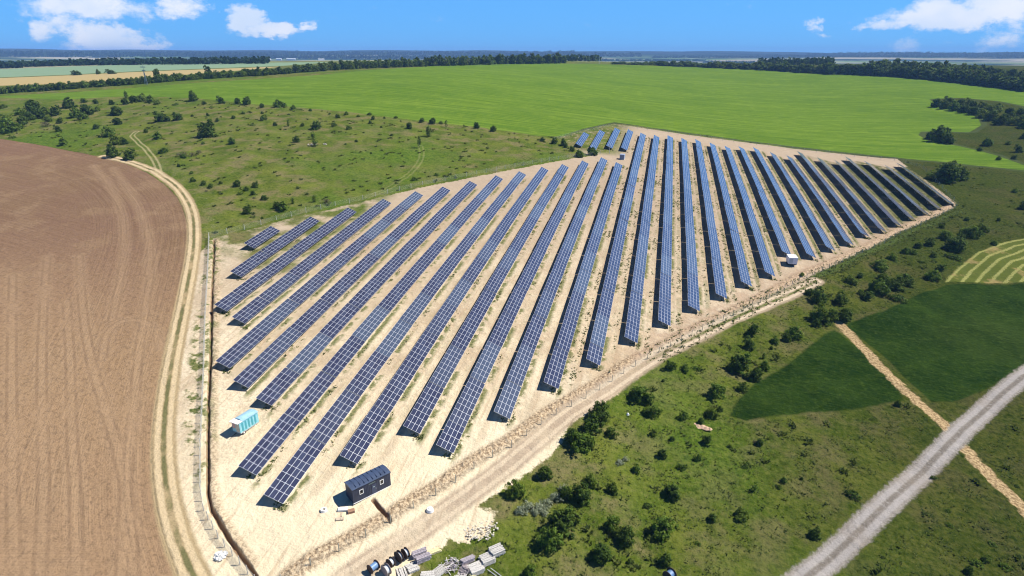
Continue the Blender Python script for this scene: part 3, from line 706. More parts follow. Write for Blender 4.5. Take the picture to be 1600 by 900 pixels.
Z_['in the far left pasture above the ploughed field'] = '8,207,30 22,204,22 10,192,18 35,195,18 45,188,16 60,185,20 55,174,22 70,178,16 88,180,16 50,168,16 4,169,10 110,168,18 120,183,18 137,180,20 152,174,10 94,192,9 72,198,18,d 99,227,15 30,180,14 78,190,12 130,186,14 20,216,10,l'
Z_['near the fork of the grass track'] = '183,179,20 184,194,14 172,213,20 182,225,18 195,224,12 178,245,18 205,249,18 247,218,15 250,190,18 262,190,10 277,189,14 228,207,8 151,202,9 90,205,10'
Z_['along the pasture edge beside the bright crop'] = '196,163,12 210,160,14 222,159,14 235,160,14 247,163,10 197,153,8,t 303,157,15 345,162,12 372,162,11 386,163,13 275,164,9,l 438,167,15 458,170,9 150,162,9 130,160,10 175,163,9 320,163,7 410,168,8 528,184,8 541,180,8 577,180,6 601,186,4 639,201,4 659,191,9 676,194,11 690,194,7 697,199,6,t 725,199,4,t 745,201,11 771,206,10 847,220,8 866,224,11 881,227,10 486,174,5 560,183,5'
Z_['in the middle of the open pasture'] = '327,213,26 363,224,14 285,245,18,d 300,243,14,d 310,238,12,d 287,248,9 255,239,11 318,226,6 412,188,10 451,197,6,t 473,197,7 494,202,16 522,198,8 545,202,8 578,192,5 583,187,7 618,185,5 639,201,12 671,213,12,t 463,222,11 492,229,10,t 490,218,9,t 557,222,6 655,232,9,t 580,240,4 500,186,6,d 340,190,7 300,181,5 325,181,5 365,186,7 395,196,8,l 540,226,4 430,196,7 380,178,6 410,178,5 515,178,4 612,212,4 596,200,4'
Z_['in the lower pasture behind the wire fence'] = '302,284,9 318,289,9 329,293,8 371,291,12 385,297,8 400,292,10 374,304,7 395,304,8 412,311,10 388,333,13 442,329,20 434,325,14 457,318,8,t 492,316,9,t 510,317,16,d 648,282,8 682,273,9,l 397,310,6,d 322,298,6,d 345,287,6 280,262,6 300,272,6 397,335,5 410,342,5'
Z_['by the fence gap near the short rows'] = '905,245,15 926,242,15 893,236,9 884,230,7'
Z_['in the dark thicket jutting into the bright crop'] = '1462,167,16 1475,170,16 1490,173,17 1505,176,17 1520,179,18 1535,184,18 1548,188,18 1562,195,20 1575,192,19 1590,196,20 1603,200,20 1480,163,14 1500,165,15 1513,164,15 1535,170,15 1555,175,16 1575,180,18 1595,184,18 1545,177,16 1520,170,14'
Z_['below the dark thicket right of the crop'] = '1465,221,26 1452,217,18 1480,224,20 1472,212,18 1542,227,16 1482,283,40 1465,281,24 1500,281,24 1480,272,30 1530,236,8 1590,238,12 1600,216,12 1575,226,8 1598,325,14 1560,250,7 1585,248,8'
Z_['on the slope between panels and green fields'] = '1252,433,8 1330,441,15 1345,433,10 1378,421,22 1393,405,13 1452,384,15 1433,387,12 1415,395,13 1427,397,9 1475,372,20 1490,390,28 1513,370,24 1535,360,14 1487,403,20,l 1458,402,9 1457,436,19 1470,424,12 1553,383,9 1372,456,28 1388,448,20 1400,451,22 1412,438,16 1420,448,14 1380,438,16 1355,468,15 1400,468,24,l 1314,474,18 1280,470,22 1280,502,26 1295,503,20 1321,501,22 1275,510,12 1265,460,14 1500,375,14 1345,460,10 1440,410,9,l 1510,345,8 1560,345,7 1470,355,8 1585,300,8'
Z_['beside the upper dirt road'] = '1240,528,22 1228,533,12 1210,536,11 1175,524,15 1170,541,16 1157,581,28 1145,579,16 1180,592,20 1195,575,14 1160,610,16 1118,616,23 1194,558,7,t 1046,577,14 1072,581,12 1036,596,5 1088,578,12,l 1150,560,8,l 1205,545,6'
Z_['in the bush band along the dirt road'] = '997,622,26 1012,628,14 936,656,32 925,676,26 907,696,30 895,690,24 1017,649,20 953,681,15 1022,680,12 1050,689,7 1035,713,15 994,735,12 852,746,23 907,782,28 925,756,16 956,768,17 885,779,20 880,830,38 860,853,34 892,815,24 806,776,26 915,700,18 1010,620,9'
Z_['on open grass left of the gravel road'] = '1050,774,24 1037,831,36 955,824,22 978,846,28 965,838,18 940,874,32 1040,878,20 1112,814,13 1160,814,18 1155,806,12 1178,768,10,t 1104,696,13 1095,663,11 1110,650,16 1068,656,13 1090,719,11 1065,729,15,l 1165,729,14,l 1187,694,12 1012,792,14,l 1330,778,20,l 1275,837,14 1225,752,9 1402,635,9 830,895,18 1253,748,5 1270,835,12 1125,640,9 1140,700,6 1215,760,8,l 1180,690,8,d 985,880,10 1090,850,9,l'
Z_['with silver leaves beside the bush band'] = '812,800,22,v 826,796,24,v 842,797,24,v 856,790,22,v 868,780,22,v 880,768,20,v 968,724,14,v 976,718,12,v 850,805,16,v 836,803,16,v'
Z_['on grass right of the gravel road'] = '1525,880,16,l 1540,874,12 1513,895,12 1483,822,9,l 1590,760,8,l 1460,745,9,l 1570,885,14,l 1480,798,8,l 1550,850,10,l'
for where, txt in Z_.items():
    items = []
    for tkn in txt.split():
        q = tkn.split(','); items.append((float(q[0]), float(q[1]), float(q[2]), q[3] if len(q) > 3 else 's'))
    items.sort(); cnt = {}
    for px, py, wv_, kd in items:
        cnt[kd] = cnt.get(kd, 0)+1
        look = {'s': 'round shrub', 't': 'upright tree', 'l': 'low bush', 'v': 'bush', 'd': 'dry bush'}[kd]
        plant(px, py, wv_, kd, f'{ordn(cnt[kd])} {look} from left, {where}', 'shrubs '+where)
def line_px(pts, step, jx, jy):
    pts = np.array(pts, float); s = np.concatenate([[0], np.cumsum(np.hypot(*np.diff(pts, axis=0).T))]); q = 0; out = []
    while q < s[-1]:
        out.append((float(np.interp(q, s, pts[:, 0]))+prng.uniform(-jx, jx), float(np.interp(q, s, pts[:, 1]))+prng.uniform(-jy, jy))); q += step*prng.uniform(.75, 1.25)
    return out
HED = [(-20, 148), (5, 146), (50, 143), (100, 139.5), (150, 136), (200, 132.5), (250, 128.5), (300, 124.5), (350, 121.5), (400, 118.5)]
for px, py in line_px(HED, 5.2, 1, .4):
    plant(px, py, prng.uniform(11, 16), 's', 'dense dark bush in the hedge along the left edge of the bright crop', 'hedge bushes left of the bright crop', hpx=prng.uniform(7.5, 11))
for px, py, wq, hq, lb in ((248, 127, 13, 17, 'tall leaning dark tree standing out of the left hedge'), (326, 122, 13, 18, 'round dark tree standing taller than the hedge, right of the leaning one')):
    plant(px, py, wq, 'T', lb, None, hpx=hq)
for px, py in line_px([(400, 119), (450, 115), (500, 111), (560, 107.5), (620, 105), (700, 102.5), (780, 100.5), (880, 98.5)], 4.6, 1.5, .5):
    plant(px, py, prng.uniform(9, 15), 'T', 'tree in the dark belt along the far left edge of the bright crop', 'trees of the far left belt', hpx=prng.uniform(7, 14) if px < 560 else prng.uniform(9, 15))
for px, py in line_px([(960, 100), (1050, 103), (1100, 105), (1200, 109.5), (1250, 113), (1300, 115), (1350, 117), (1400, 119.5), (1450, 123.5), (1500, 129), (1550, 135), (1610, 143)], 4.6, 1.5, .6):
    hh = np.interp(px, [960, 1060, 1200, 1350, 1600], [4, 8, 12, 17, 20])
    plant(px, py, prng.uniform(.9, 1.3)*(10+hh*.5), 'T', 'tree in the dark belt along the far right edge of the bright crop', 'trees of the far right belt', hpx=hh*prng.uniform(.65, 1.05))
for px, py in line_px([(1360, 111), (1450, 114), (1530, 121), (1610, 130)], 6, 2, 1.5):
    plant(px, py, prng.uniform(12, 18), 'T', 'tree standing behind the dark belt at the far right', 'trees behind the far right belt', hpx=prng.uniform(13, 18))
for (px, py, wq) in ((120, 117, 17), (173, 115, 13), (155, 116, 7), (352, 108, 6), (365, 108, 5), (1033, 105.5, 4), (1052, 107, 4), (1067, 107.5, 4)):
    pass
for q, (px, py, wq, lb) in enumerate(((120, 117.5, 17, 'grey-green bush on the line between the pale and yellow fields'), (173, 115.5, 14, 'round bush right of another between the pale and yellow fields'), (154, 116, 7, 'tiny bush between two bigger ones above the yellow field'))):
    plant(px, py, wq, 's', lb, None, hpx=7)

# ---- leafy litter of low weeds and grass tufts (nobody could count them)
def tufts(name, label, pts, hgt, rad, mt, nb=5):
    rg = np.random.default_rng(len(pts)); n = len(pts)
    z = TZ(pts[:, 0], pts[:, 1]); base = np.column_stack([pts, z])
    co = np.zeros((n, nb, 3, 3)); sc = rg.uniform(.5, 1.4, n)
    for j in range(nb):
        a = rg.uniform(0, 6.283, n); r0 = rad*sc*rg.uniform(0, .6, n); wd = rad*sc*rg.uniform(.25, .5, n); ln = rg.uniform(.3, 1.0, n)*rad*sc
        h = hgt*sc*rg.uniform(.6, 1.2, n); bx = base[:, 0]+np.cos(a)*r0; by = base[:, 1]+np.sin(a)*r0
        co[:, j, 0] = np.stack([bx-np.sin(a)*wd, by+np.cos(a)*wd, base[:, 2]-.03], 1)
        co[:, j, 1] = np.stack([bx+np.sin(a)*wd, by-np.cos(a)*wd, base[:, 2]-.03], 1)
        co[:, j, 2] = np.stack([bx+np.cos(a)*ln, by+np.sin(a)*ln, base[:, 2]+h], 1)
    co = co.reshape(-1, 3); me = mesh_np(name, co, np.arange(len(co)).reshape(-1, 3), [mt], False)
    me.attributes.new('tone', 'FLOAT', 'FACE').data.foreach_set('value', np.repeat(rg.uniform(0, 1, n), nb).astype(np.float32))
    o = bpy.data.objects.new(name, me); C.objects.link(o); tag(o, label, name.replace('_', ' '), None, 'stuff'); return o
weedM = leaf_mat('weed_leaf', (.045, .080, .014), (.170, .190, .055), (.10, .13, .03))
grassM = leaf_mat('grass_blade', (.035, .062, .010), (.135, .160, .035), (.08, .11, .02))
pts = []
for q, (i, ya, yb) in enumerate(ROWS):
    n = int((yb-ya)*3.2); y = RNG.uniform(ya-1.5, yb, n)
    den = .5+.5*waves(np.full(n, rowx(i)), y, 31, 30, 5)+.4*waves(np.full(n, rowx(i)), y, 32, 6, 5)
    x = rowx(i)+RNG.normal(.35, .35, n); k_ = den > RNG.uniform(.5, 1.15, n)
    pts.append(np.stack([x[k_], y[k_]], 1))
    if i >= 14:
        x = rowx(i)+RNG.normal(2.6, .45, n); k_ = den+.1 > RNG.uniform(.4, 1.1, n); pts.append(np.stack([x[k_], y[k_]], 1))
    ne = int(RNG.integers(4, 26)); pts.append(np.stack([rowx(i)-RNG.uniform(-.6, 2.2, ne), ya-RNG.uniform(-1, .9, ne)], 1))
pts = np.vstack(pts); tufts('weeds', 'green weeds growing under the low edges of the solar rows', pts, .24, .42, weedM)
V_ = RNG.uniform([-130, 75], [150, 330], (60000, 2)); s_ = sdf(V_[:, 0], V_[:, 1], verge, False, 25); dd = np.abs(s_)
V_ = V_[(dd < 2.2) & (V_[:, 0] > -10)]; tufts('verge_weeds', 'strip of tall dark green weeds along the outer fence', V_[:1800], .35, .45, weedM)
G_ = RNG.uniform([-90, 55], [150, 330], (120000, 2))
inp = (sdf(G_[:, 0], G_[:, 1], yard, True, 25) < -1.2) & (np.abs(sdf(G_[:, 0], G_[:, 1], road, False, 25)) > 4) & (np.abs(sdf(G_[:, 0], G_[:, 1], path, False, 25)) > 2.2) & (sdf(G_[:, 0], G_[:, 1], darka, True, 25) < 0) & (sdf(G_[:, 0], G_[:, 1], darkb, True, 25) < 0) & (sdf(G_[:, 0], G_[:, 1], mown, True, 25) < 0) & (sdf(G_[:, 0], G_[:, 1], plough, True, 25) < -4)
inp &= (.5+.5*waves(G_[:, 0], G_[:, 1], 41, 9, 6)) > RNG.uniform(.2, 1, len(G_))
inp &= G_[:, 0] > -75
G_ = G_[inp]; tufts('grass_tufts', 'rough tufts of grass over the near slope', G_[:20000], .20, .42, grassM, 4)

U_ = RNG.uniform([-420, 60], [190, 480], (9000, 2)); ins = np.ones(len(U_), bool)
for pl, m_ in ((yard, -2), (darka, 0), (darkb, 0), (mown, 0), (ploughS, -3), (crop, -2)): ins &= sdf(U_[:, 0], U_[:, 1], pl, True, 25) < m_
for pl, m_ in ((road, 4), (path, 3), (track, 5), (branch, 2)): ins &= sdf(U_[:, 0], U_[:, 1], pl, False, 25) > m_
ins &= (.5+.5*waves(U_[:, 0], U_[:, 1], 43, 35, 6))**1.5 > RNG.uniform(.15, .9, len(U_))
U_ = U_[ins][:1250]; U_ = np.repeat(U_, 4, 0)+RNG.normal(0, .45, (len(U_)*4, 2))
scrM = leaf_mat('scrub_leaf', (.045, .080, .010), (.150, .190, .036), (.08, .09, .03))
tufts('undergrowth', 'low rough scrub and tall herbs scattered over the grass', U_, .55, .62, scrM, 9)

# ------------------------------------------------------------------ fences
conc = mat('concrete_post', (.55, .53, .48), .9, .2, 0, .2)
wire, k, b = principled('wire_mesh', .5, .4)
b.inputs['Base Color'].default_value = (.50, .55, .50, 1); b.inputs['Metallic'].default_value = .4
uvn = k.node('ShaderNodeUVMap').outputs[0]; us = k.node('ShaderNodeSeparateXYZ'); k.l.new(uvn, us.inputs[0])
def gridl(c, p, wd): return k.m('LESS_THAN', k.m('FRACT', k.m('DIVIDE', c, p)), wd/p)
al = k.m('MAXIMUM', gridl(us.outputs[0], .12, .006), gridl(us.outputs[1], .24, .012))
k.l.new(al, b.inputs['Alpha'])
def fence(name, pts, label, spacing, hgt, post_mat, pw=.06):
    pts = np.array(pts); s = np.concatenate([[0], np.cumsum(np.hypot(*np.diff(pts, axis=0).T))])
    n = max(2, min(99, int(s[-1]/spacing)))
    ss_ = np.linspace(0, s[-1], n); fx = np.interp(ss_, s, pts[:, 0]); fy = np.interp(ss_, s, pts[:, 1]); fz = T0(fx, fy)
    root = empty(name, (fx[0], fy[0], fz[0]), 0, label, 'fence')
    pm_ = MB(); pm_.box(-pw, pw, -pw, pw, -.6, hgt+.1); pmesh = pm_.mesh('post', [post_mat])
    for a_, b_, c_ in zip(fx, fy, fz):
        o = bpy.data.objects.new('post', pmesh); C.objects.link(o); o.parent = root; o.location = (a_-fx[0], b_-fy[0], c_-fz[0])
    mb = MB(); uv = []
    for j in range(n-1):
        p0 = Vector((fx[j]-fx[0], fy[j]-fy[0], fz[j]-fz[0])); p1 = Vector((fx[j+1]-fx[0], fy[j+1]-fy[0], fz[j+1]-fz[0])); up = Vector((0, 0, hgt)); lo = Vector((0, 0, .08))
        mb.quad(tuple(p0+lo), tuple(p1+lo), tuple(p1+up), tuple(p0+up)); uv += [(ss_[j], 0), (ss_[j+1], 0), (ss_[j+1], hgt), (ss_[j], hgt)]
    o = mb.build('wire_mesh', [wire], root); ul = o.data.uv_layers.new(name='UVMap')
    ul.data.foreach_set('uv', np.array(uv, np.float32).ravel())
    return root
greenp = mat('grey_metal_post', (.33, .36, .34), .5, .4, .5)
wire2 = wire.copy(); wire2.name = 'new_wire_mesh'; n2 = [q for q in wire2.node_tree.nodes if q.type == 'BSDF_PRINCIPLED'][0]; n2.inputs['Base Color'].default_value = (.75, .78, .72, 1)
for q in wire2.node_tree.nodes:
    if q.type == 'MATH' and q.operation == 'LESS_THAN': q.inputs[1].default_value *= 4
wire, wire1 = wire2, wire
fence('mesh_fence', P('327,372 325,430 321,500 319,580 316,650 314,700 314,770 319,800 343,845 373,880 400,912'), 'pale wire mesh fence along the trench beside the ploughed field', 2.5, 1.9, conc, .05)
wire = wire1
fence('mesh_fence', P('327,372 400,354 470,334 560,314 650,292 760,270 860,251 938,241'), 'wire mesh fence with thin posts between the pasture and the panels', 6, 2.0, conc, .06)
fence('mesh_fence', P('866,219 905,208 955,197 1002,202 1100,216 1200,229 1300,241 1402,252 1440,262 1496,322'), 'wire mesh fence between the bright crop and the far ends of the rows', 7, 2.0, greenp, .06)
ff = P('440,912 505,876 565,845 605,822 655,790 695,768 730,741 765,718 800,700 855,657 900,632 942,607 985,577 1030,552 1080,525 1110,510 1155,490 1205,465 1250,440 1287,424 1325,406 1360,391 1405,367 1445,349 1493,325')
fence('mesh_fence', ff, 'wire mesh fence with thin dark posts behind the front spoil bank', 5, 1.9, greenp, .06)

# ------------------------------------------------------------------ cabin, trailers
def frame_from(a, b):
    """position and heading with local +X running from ground pixel a to ground pixel b"""
    A_, B_ = at3(*a), at3(*b); d = B_-A_; return A_, math.atan2(d.y, d.x), math.hypot(d.x, d.y)
navy = mat('cabin_panel', (.040, .050, .085), .5, .4, .2, .25, 1.2); navyr = mat('cabin_roof', (.075, .105, .180), .45, .4, .3, .2, 1.0)
white = mat('white_paint', (.80, .80, .78), .5, .4, 0, .12, 3); darkg = mat('window_glass', (.01, .012, .016), .08, .6)
black = mat('black_rubber', (.02, .02, .02), .8, .2)
A_, rz_, L = frame_from((553, 790), (611, 758))
W0 = 3.0; H0 = 3.15; zb = .45
cab = empty('site_cabin', A_, rz_, 'dark blue-grey site cabin with two white-framed windows beside the front spoil bank', 'cabin')
mb = MB(); mb.box(0, L, 0, W0, zb, zb+H0)
for i in range(1, int(L/.32)): mb.box(i*.32-.02, i*.32+.02, -.02, 0, zb+.1, zb+H0-.1)
for i in range(1, int(W0/.32)): mb.box(-.02, 0, i*.32-.02, i*.32+.02, zb+.1, zb+H0-.1)
mb.build('wall', [navy], cab)
mb = MB()
n0 = 8
for i in range(n0):
    y0 = -.12+(W0+.24)*i/n0; y1 = -.12+(W0+.24)*(i+1)/n0
    z0 = zb+H0+.28*math.sin(math.pi*i/n0); z1 = zb+H0+.28*math.sin(math.pi*(i+1)/n0)
    mb.quad((-.12, y0, z0+.03), (L+.12, y0, z0+.03), (L+.12, y1, z1+.03), (-.12, y1, z1+.03))
    mb.quad((-.12, y1, zb+H0-.05), (-.12, y0, zb+H0-.05), (-.12, y0, z0+.03), (-.12, y1, z1+.03)); mb.quad((L+.12, y0, zb+H0-.05), (L+.12, y1, zb+H0-.05), (L+.12, y1, z1+.03), (L+.12, y0, z0+.03))
mb.box(-.12, L+.12, -.14, -.12, zb+H0-.06, zb+H0+.03)
for i in range(1, 9): mb.box(L*i/9-.02, L*i/9+.02, .1, W0-.1, zb+H0+.2, zb+H0+.335)
mb.build('roof', [navyr], cab)
mb = MB(); mb.box(-.05, L+.05, -.06, -.022, zb-.12, zb+.06); mb.box(L, L+.06, -.02, W0, zb-.12, zb+.04); mb.build('base_rail', [white], cab)
mb = MB(); mb.box(.1, L-.1, .15, .4, .15, zb); mb.box(.1, L-.1, W0-.4, W0-.15, .15, zb); mb.build('skid', [black], cab)
for wx_ in (L*.22, L*.76):
    mb = MB(); a0, a1, b0, b1 = wx_-.42, wx_+.42, zb+1.35, zb+2.4
    mb.box(a0, a1, -.07, -.022, b0, b0+.13); mb.box(a0, a1, -.07, -.022, b1-.11, b1); mb.box(a0, a0+.12, -.068, -.022, b0+.13, b1-.11); mb.box(a1-.12, a1, -.068, -.022, b0+.13, b1-.11)
    wn = mb.build('window', [white], cab); mb = MB(); mb.box(a0+.12, a1-.12, -.045, -.024, b0+.13, b1-.11); mb.build('pane', [darkg], wn)
mb = MB(); mb.box(L*.49, L*.49+.95, -.05, -.022, zb+.1, zb+2.2); dr_ = mb.build('door', [mat('door_paint', (.040, .056, .105), .4, .4)], cab)
mb = MB(); mb.box(L*.49+.8, L*.49+.88, -.12, -.05, zb+1.1, zb+1.18); mb.build('handle', [white], dr_)
for zq in (1.75, 1.35, 1.5): pass
mb = MB(); mb.box(L*.49+.3, L*.49+.62, -.056, -.051, zb+1.55, zb+1.75); mb.build('notice', [mat('notice', (.32, .42, .42), .5)], dr_)
mb = MB(); mb.box(L*.42, L*.42+1.4, -.036, -.022, zb+2.55, zb+2.78); mb.build('name_plate', [mat('plate', (.12, .16, .16), .5)], cab)

turq = mat('turquoise_panel', (.22, .55, .62), .5, .4, 0, .25, 1.5, (.38, .64, .68)); turq_d = mat('turquoise_stripe', (.07, .34, .40), .5, .4)
turq_r = mat('turquoise_roof', (.34, .56, .66), .4, .4, 0, .2, .8)
A_, rz_, L = frame_from((377, 682), (405, 660))
W1 = 2.3; zb = .75; H1 = 2.5
tr = empty('trailer_cabin', A_, rz_, 'turquoise wheeled trailer cabin between the left fence and the panel rows', 'trailer')
mb = MB(); mb.box(0, L, 0, W1, zb, zb+H1); mb.build('wall', [turq], tr)
mb = MB()
for i in range(8):
    y0 = -.15+(W1+.3)*i/8; y1 = -.15+(W1+.3)*(i+1)/8; z0 = zb+H1+.35*math.sin(math.pi*i/8); z1 = zb+H1+.35*math.sin(math.pi*(i+1)/8)
    mb.quad((.9, y0, z0+.02), (L+.1, y0, z0+.02), (L+.1, y1, z1+.02), (.9, y1, z1+.02)); mb.quad((.9, y1, zb+H1), (.9, y0, zb+H1), (.9, y0, z0+.02), (.9, y1, z1+.02))
    mb.quad((L+.1, y0, zb+H1), (L+.1, y1, zb+H1), (L+.1, y1, z1+.02), (L+.1, y0, z0+.02))
mb.build('roof', [turq_r], tr)
mb = MB(); mb.box(-.5, .88, -.12, W1+.12, zb+H1+.01, zb+H1+.12); mb.build('porch_roof', [white], tr)
for i, xx in enumerate(np.linspace(.55, L-1.1, 5)):
    mb = MB(); mb.box(xx, xx+.42, -.04, -.005, zb+.25, zb+H1-.3); mb.build('shutter', [turq_d], tr)
mb = MB(); mb.box(-.05, -.005, .12, W1*.48, zb+.15, zb+H1-.25); d_ = mb.build('end_door', [mat('cream_door', (.62, .55, .42), .6, .3, 0, .25)], tr)
mb = MB(); mb.box(-.055, -.005, W1*.56, W1-.15, zb+.9, zb+H1-.35); mb.build('window', [mat('pink_curtain', (.60, .36, .32), .6, .3, 0, .3)], tr)
mb = MB(); mb.box(0, L, -.05, -.012, zb-.16, zb+.02); mb.box(.1, L-.1, .3, W1-.3, zb-.2, zb-.01); mb.build('chassis', [mat('chassis_paint', (.45, .42, .40), .6)], tr)
for xx in (.9, L-1.1):
    for yy in (.12, W1-.12):
        mb = MB(); M = Matrix.Translation((xx, yy, .42)) @ Matrix.Rotation(R_(90), 4, 'X'); mb.cyl(.42, .42, -.12, .12, 18, 0, M); wl = mb.build('wheel', [black], tr)
        mb = MB(); mb.cyl(.2, .2, -.13, .13, 12, 0, M); mb.build('hub', [white], wl)
mb = MB(); mb.bar((0, W1/2, .6), (-1.6, W1/2, .45), .05); mb.build('drawbar', [black], tr)

whp = mat('cabinet_paint', (.74, .73, .78), .45, .4, 0, .1, 2)
A_, rz_, L = frame_from((1231, 416), (1243, 420))
L = 12/ppm(A_.x, A_.y)*1.0
cabt = empty('cabinet_trailer', A_, R_(2), 'white louvred cabinet on a small trailer at the near end of a row', 'trailer')
Lc, Wc, Hc = 3.0, 4.2, 2.3
mb = MB(); mb.box(0, Lc, 0, Wc, .9, .9+Hc, 0); mb.build('cabinet', [whp], cabt)
mb = MB(); mb.box(-.08, Lc+.08, -.08, Wc+.08, .9+Hc+.002, .9+Hc+.14); mb.build('lid', [white], cabt)
mb = MB()
for i in range(6): mb.box(.2, Lc*.48, -.05, -.004, 1.2+i*.3, 1.36+i*.3)
mb.build('louvre', [mat('louvre_paint', (.40, .42, .42), .5)], cabt)
mb = MB(); mb.box(Lc*.54, Lc-.15, -.04, -.004, 1.1, .8+Hc); mb.build('door', [whp], cabt)
mb = MB(); mb.box(.1, Lc-.1, .1, Wc-.1, .6, .898); mb.bar((Lc/2, 0, .6), (Lc/2, -1.2, .5), .05); mb.build('chassis', [black], cabt)
for xx in (.15, Lc-.15):
    mb = MB(); M = Matrix.Translation((xx, Wc*.5, .4)) @ Matrix.Rotation(R_(90), 4, 'Y'); mb.cyl(.4, .4, -.12, .12, 16, 0, M); mb.build('wheel', [black], cabt)
A_ = at3(968, 249)
ki = empty('transformer_kiosk', A_, R_(-8), 'small grey-blue transformer kiosk in the gap between the rows', 'kiosk')
sc = 7/ppm(A_.x, A_.y)
gk = mat('kiosk_paint', (.30, .35, .44), .5, .4, 0, .15)
mb = MB(); mb.box(0, sc*1.0, 0, sc*1.1, .25, 2.6); mb.build('housing', [gk], ki)
mb = MB(); mb.box(-.12, sc+.12, -.12, sc*1.1+.12, 2.602, 2.8); mb.build('roof', [mat('kiosk_roof', (.42, .47, .58), .5)], ki)
mb = MB(); mb.box(-.05, sc+.05, -.05, sc*1.1+.05, -.4, .248); mb.build('plinth', [conc], ki)
mb = MB(); mb.box(.15, sc*.48, -.03, -.003, .4, 2.3); mb.box(sc*.52, sc-.15, -.03, -.003, .4, 2.3); mb.build('door', [mat('kiosk_door', (.20, .24, .31), .5)], ki)

# ------------------------------------------------------------------ building material dump
reelw = mat('reel_board', (.090, .060, .048), .8, .2, 0, .4, 4); reelg = mat('reel_edge', (.30, .25, .24), .8, .2, 0, .3, 4); cablw = mat('pale_cable', (.72, .76, .78), .4, .4); cablb = mat('blue_wrap', (.17, .30, .52), .4, .4, 0, .2, 3)
def reel(px, py, d, wdt, axis_deg, cable, label, tilt=0, rim=None, wrap=None):
    A_ = at3(px, py); r = d/2
    o = empty('cable_reel', (A_.x, A_.y, A_.z+r-.06), R_(axis_deg), label, 'cable reel', 'cable reels at the material dump')
    M = Matrix.Rotation(R_(90), 4, 'Y') @ Matrix()
    for s in (-1, 1):
        mb = MB(); mb.cyl(r, r, s*wdt/2-.04, s*wdt/2+.04, 28, 0, M, ri=.12)
        for a in range(0, 360, 60):
            mb.cyl(.03, .03, s*wdt/2+.05*s-.02, s*wdt/2+.05*s+.02, 6, 0, M @ Matrix.Translation((r*.6*math.cos(R_(a)), r*.6*math.sin(R_(a)), 0)))
        mb.build('flange', [rim or reelw], o)
    mb = MB(); mb.cyl(r*.68, r*.68, -wdt/2+.05, wdt/2-.05, 28, 0, M)
    for i in range(7): mb.cyl(r*.70, r*.70, -wdt/2+.07+i*(wdt-.14)/7, -wdt/2+.07+(i+.7)*(wdt-.14)/7, 28, 0, M, cap=False)
    mb.build('cable', [cable], o)
    return o
reel(584, 891, 1.7, 1.5, 245, cablb, 'cable reel wound with blue wrapped cable, leftmost at the dump')
reel(604, 897, 2.0, .8, 240, cablw, 'dark reel with a pale rim at the bottom, right of the blue one', rim=reelg)
reel(611, 884, 1.7, .7, 66, cablw, 'reel of pale cable standing behind the dark reel')
reel(624, 876, 2.1, .5, 62, cablw, 'brown cable reel showing its round side, casting a long shadow')
reel(634, 870, 1.9, .6, 58, cablw, 'brown cable reel farthest back beside the board stacks')
reel(1046, 902, 2.0, 1.3, 235, cablb, 'lone blue wrapped cable reel in the grass at the bottom edge')
wd1_ = mat('grey_board', (.44, .39, .42), .8, .2, 0, .5, 5); wd2_ = mat('pale_board', (.60, .57, .53), .8, .2, 0, .5, 5); wd3_ = mat('yellow_board', (.70, .62, .34), .8, .2, 0, .3, 3); wd4_ = mat('weathered_board', (.36, .31, .31), .8, .2, 0, .4, 3)
def stack(px, py, L, W, H, deg, mt, nb, nl, label, name='board_stack', seed=0, gap=.26):
    rg = random.Random(seed or int(px*7+py)); A_ = at3(px, py)
    o = empty(name, (A_.x, A_.y, A_.z-.08), R_(deg), label, 'board stack', 'stacks at the material dump')
    bw = W/nb; lh = H/nl
    for l in range(nl):
        mb = MB()
        for i in range(nb):
            y0 = -W/2+i*bw+bw*gap*rg.uniform(.1, .9); y1 = y0+bw*(1-gap); e0 = rg.uniform(-.12, .12); dz = rg.uniform(-.015, .015)
            mb.box(-L/2+e0, L/2+e0+rg.uniform(-.1, .1), y0, min(y1, -W/2+(i+1)*bw-.004), l*lh+.07, l*lh+lh-.02+dz)
        for xx in (-L*.35, 0, L*.35): mb.box(xx-.05, xx+.05, -W/2, W/2, l*lh, l*lh+.066)
        mb.build('board_layer', [mt], o)
    return o
stack(776, 862, 2.4, 2.0, 1.0, 44, wd2_, 6, 4, 'pale stack of boards topmost at the right end of the line')
stack(761, 873, 2.4, 2.1, 1.0, 44, wd2_, 7, 4, 'pale stack of boards second from the right end of the line')
stack(743, 887, 2.4, 2.1, 1.0, 42, wd2_, 3, 3, 'smooth bright stack third from the right end of the line', gap=.04)
stack(731, 874, 2.4, 1.0, .9, 42, wd1_, 4, 3, 'grey-lilac stack behind the smooth bright one')
stack(655, 868, 2.6, 1.0, 1.1, 42, wd1_, 4, 4, 'grey-lilac stack of long boards near the cable reels')
stack(661, 876, 2.6, 1.0, 1.1, 42, wd1_, 4, 4, 'lower grey-lilac stack touching the one near the reels')
stack(677, 864, 2.6, .9, .5, 42, wd3_, 2, 2, 'yellowish stack of boards sticking out to the grass', gap=.05)
stack(644, 888, 1.8, 2.0, .45, 42, wd2_, 3, 2, 'pale flat slabs below the grey-lilac stacks', gap=.1)
stack(628, 896, 2.2, 1.6, .35, 128, wd2_, 4, 2, 'pale flat boards at the bottom edge beside the reels')
stack(686, 893, 2.2, 1.7, .5, 60, wd2_, 7, 2, 'loose pale planks with gaps lying in the grass', gap=.5)
stack(668, 899, 2.4, 1.4, .4, 20, wd2_, 3, 2, 'bright board pile at the bottom edge of the photo', gap=.1)
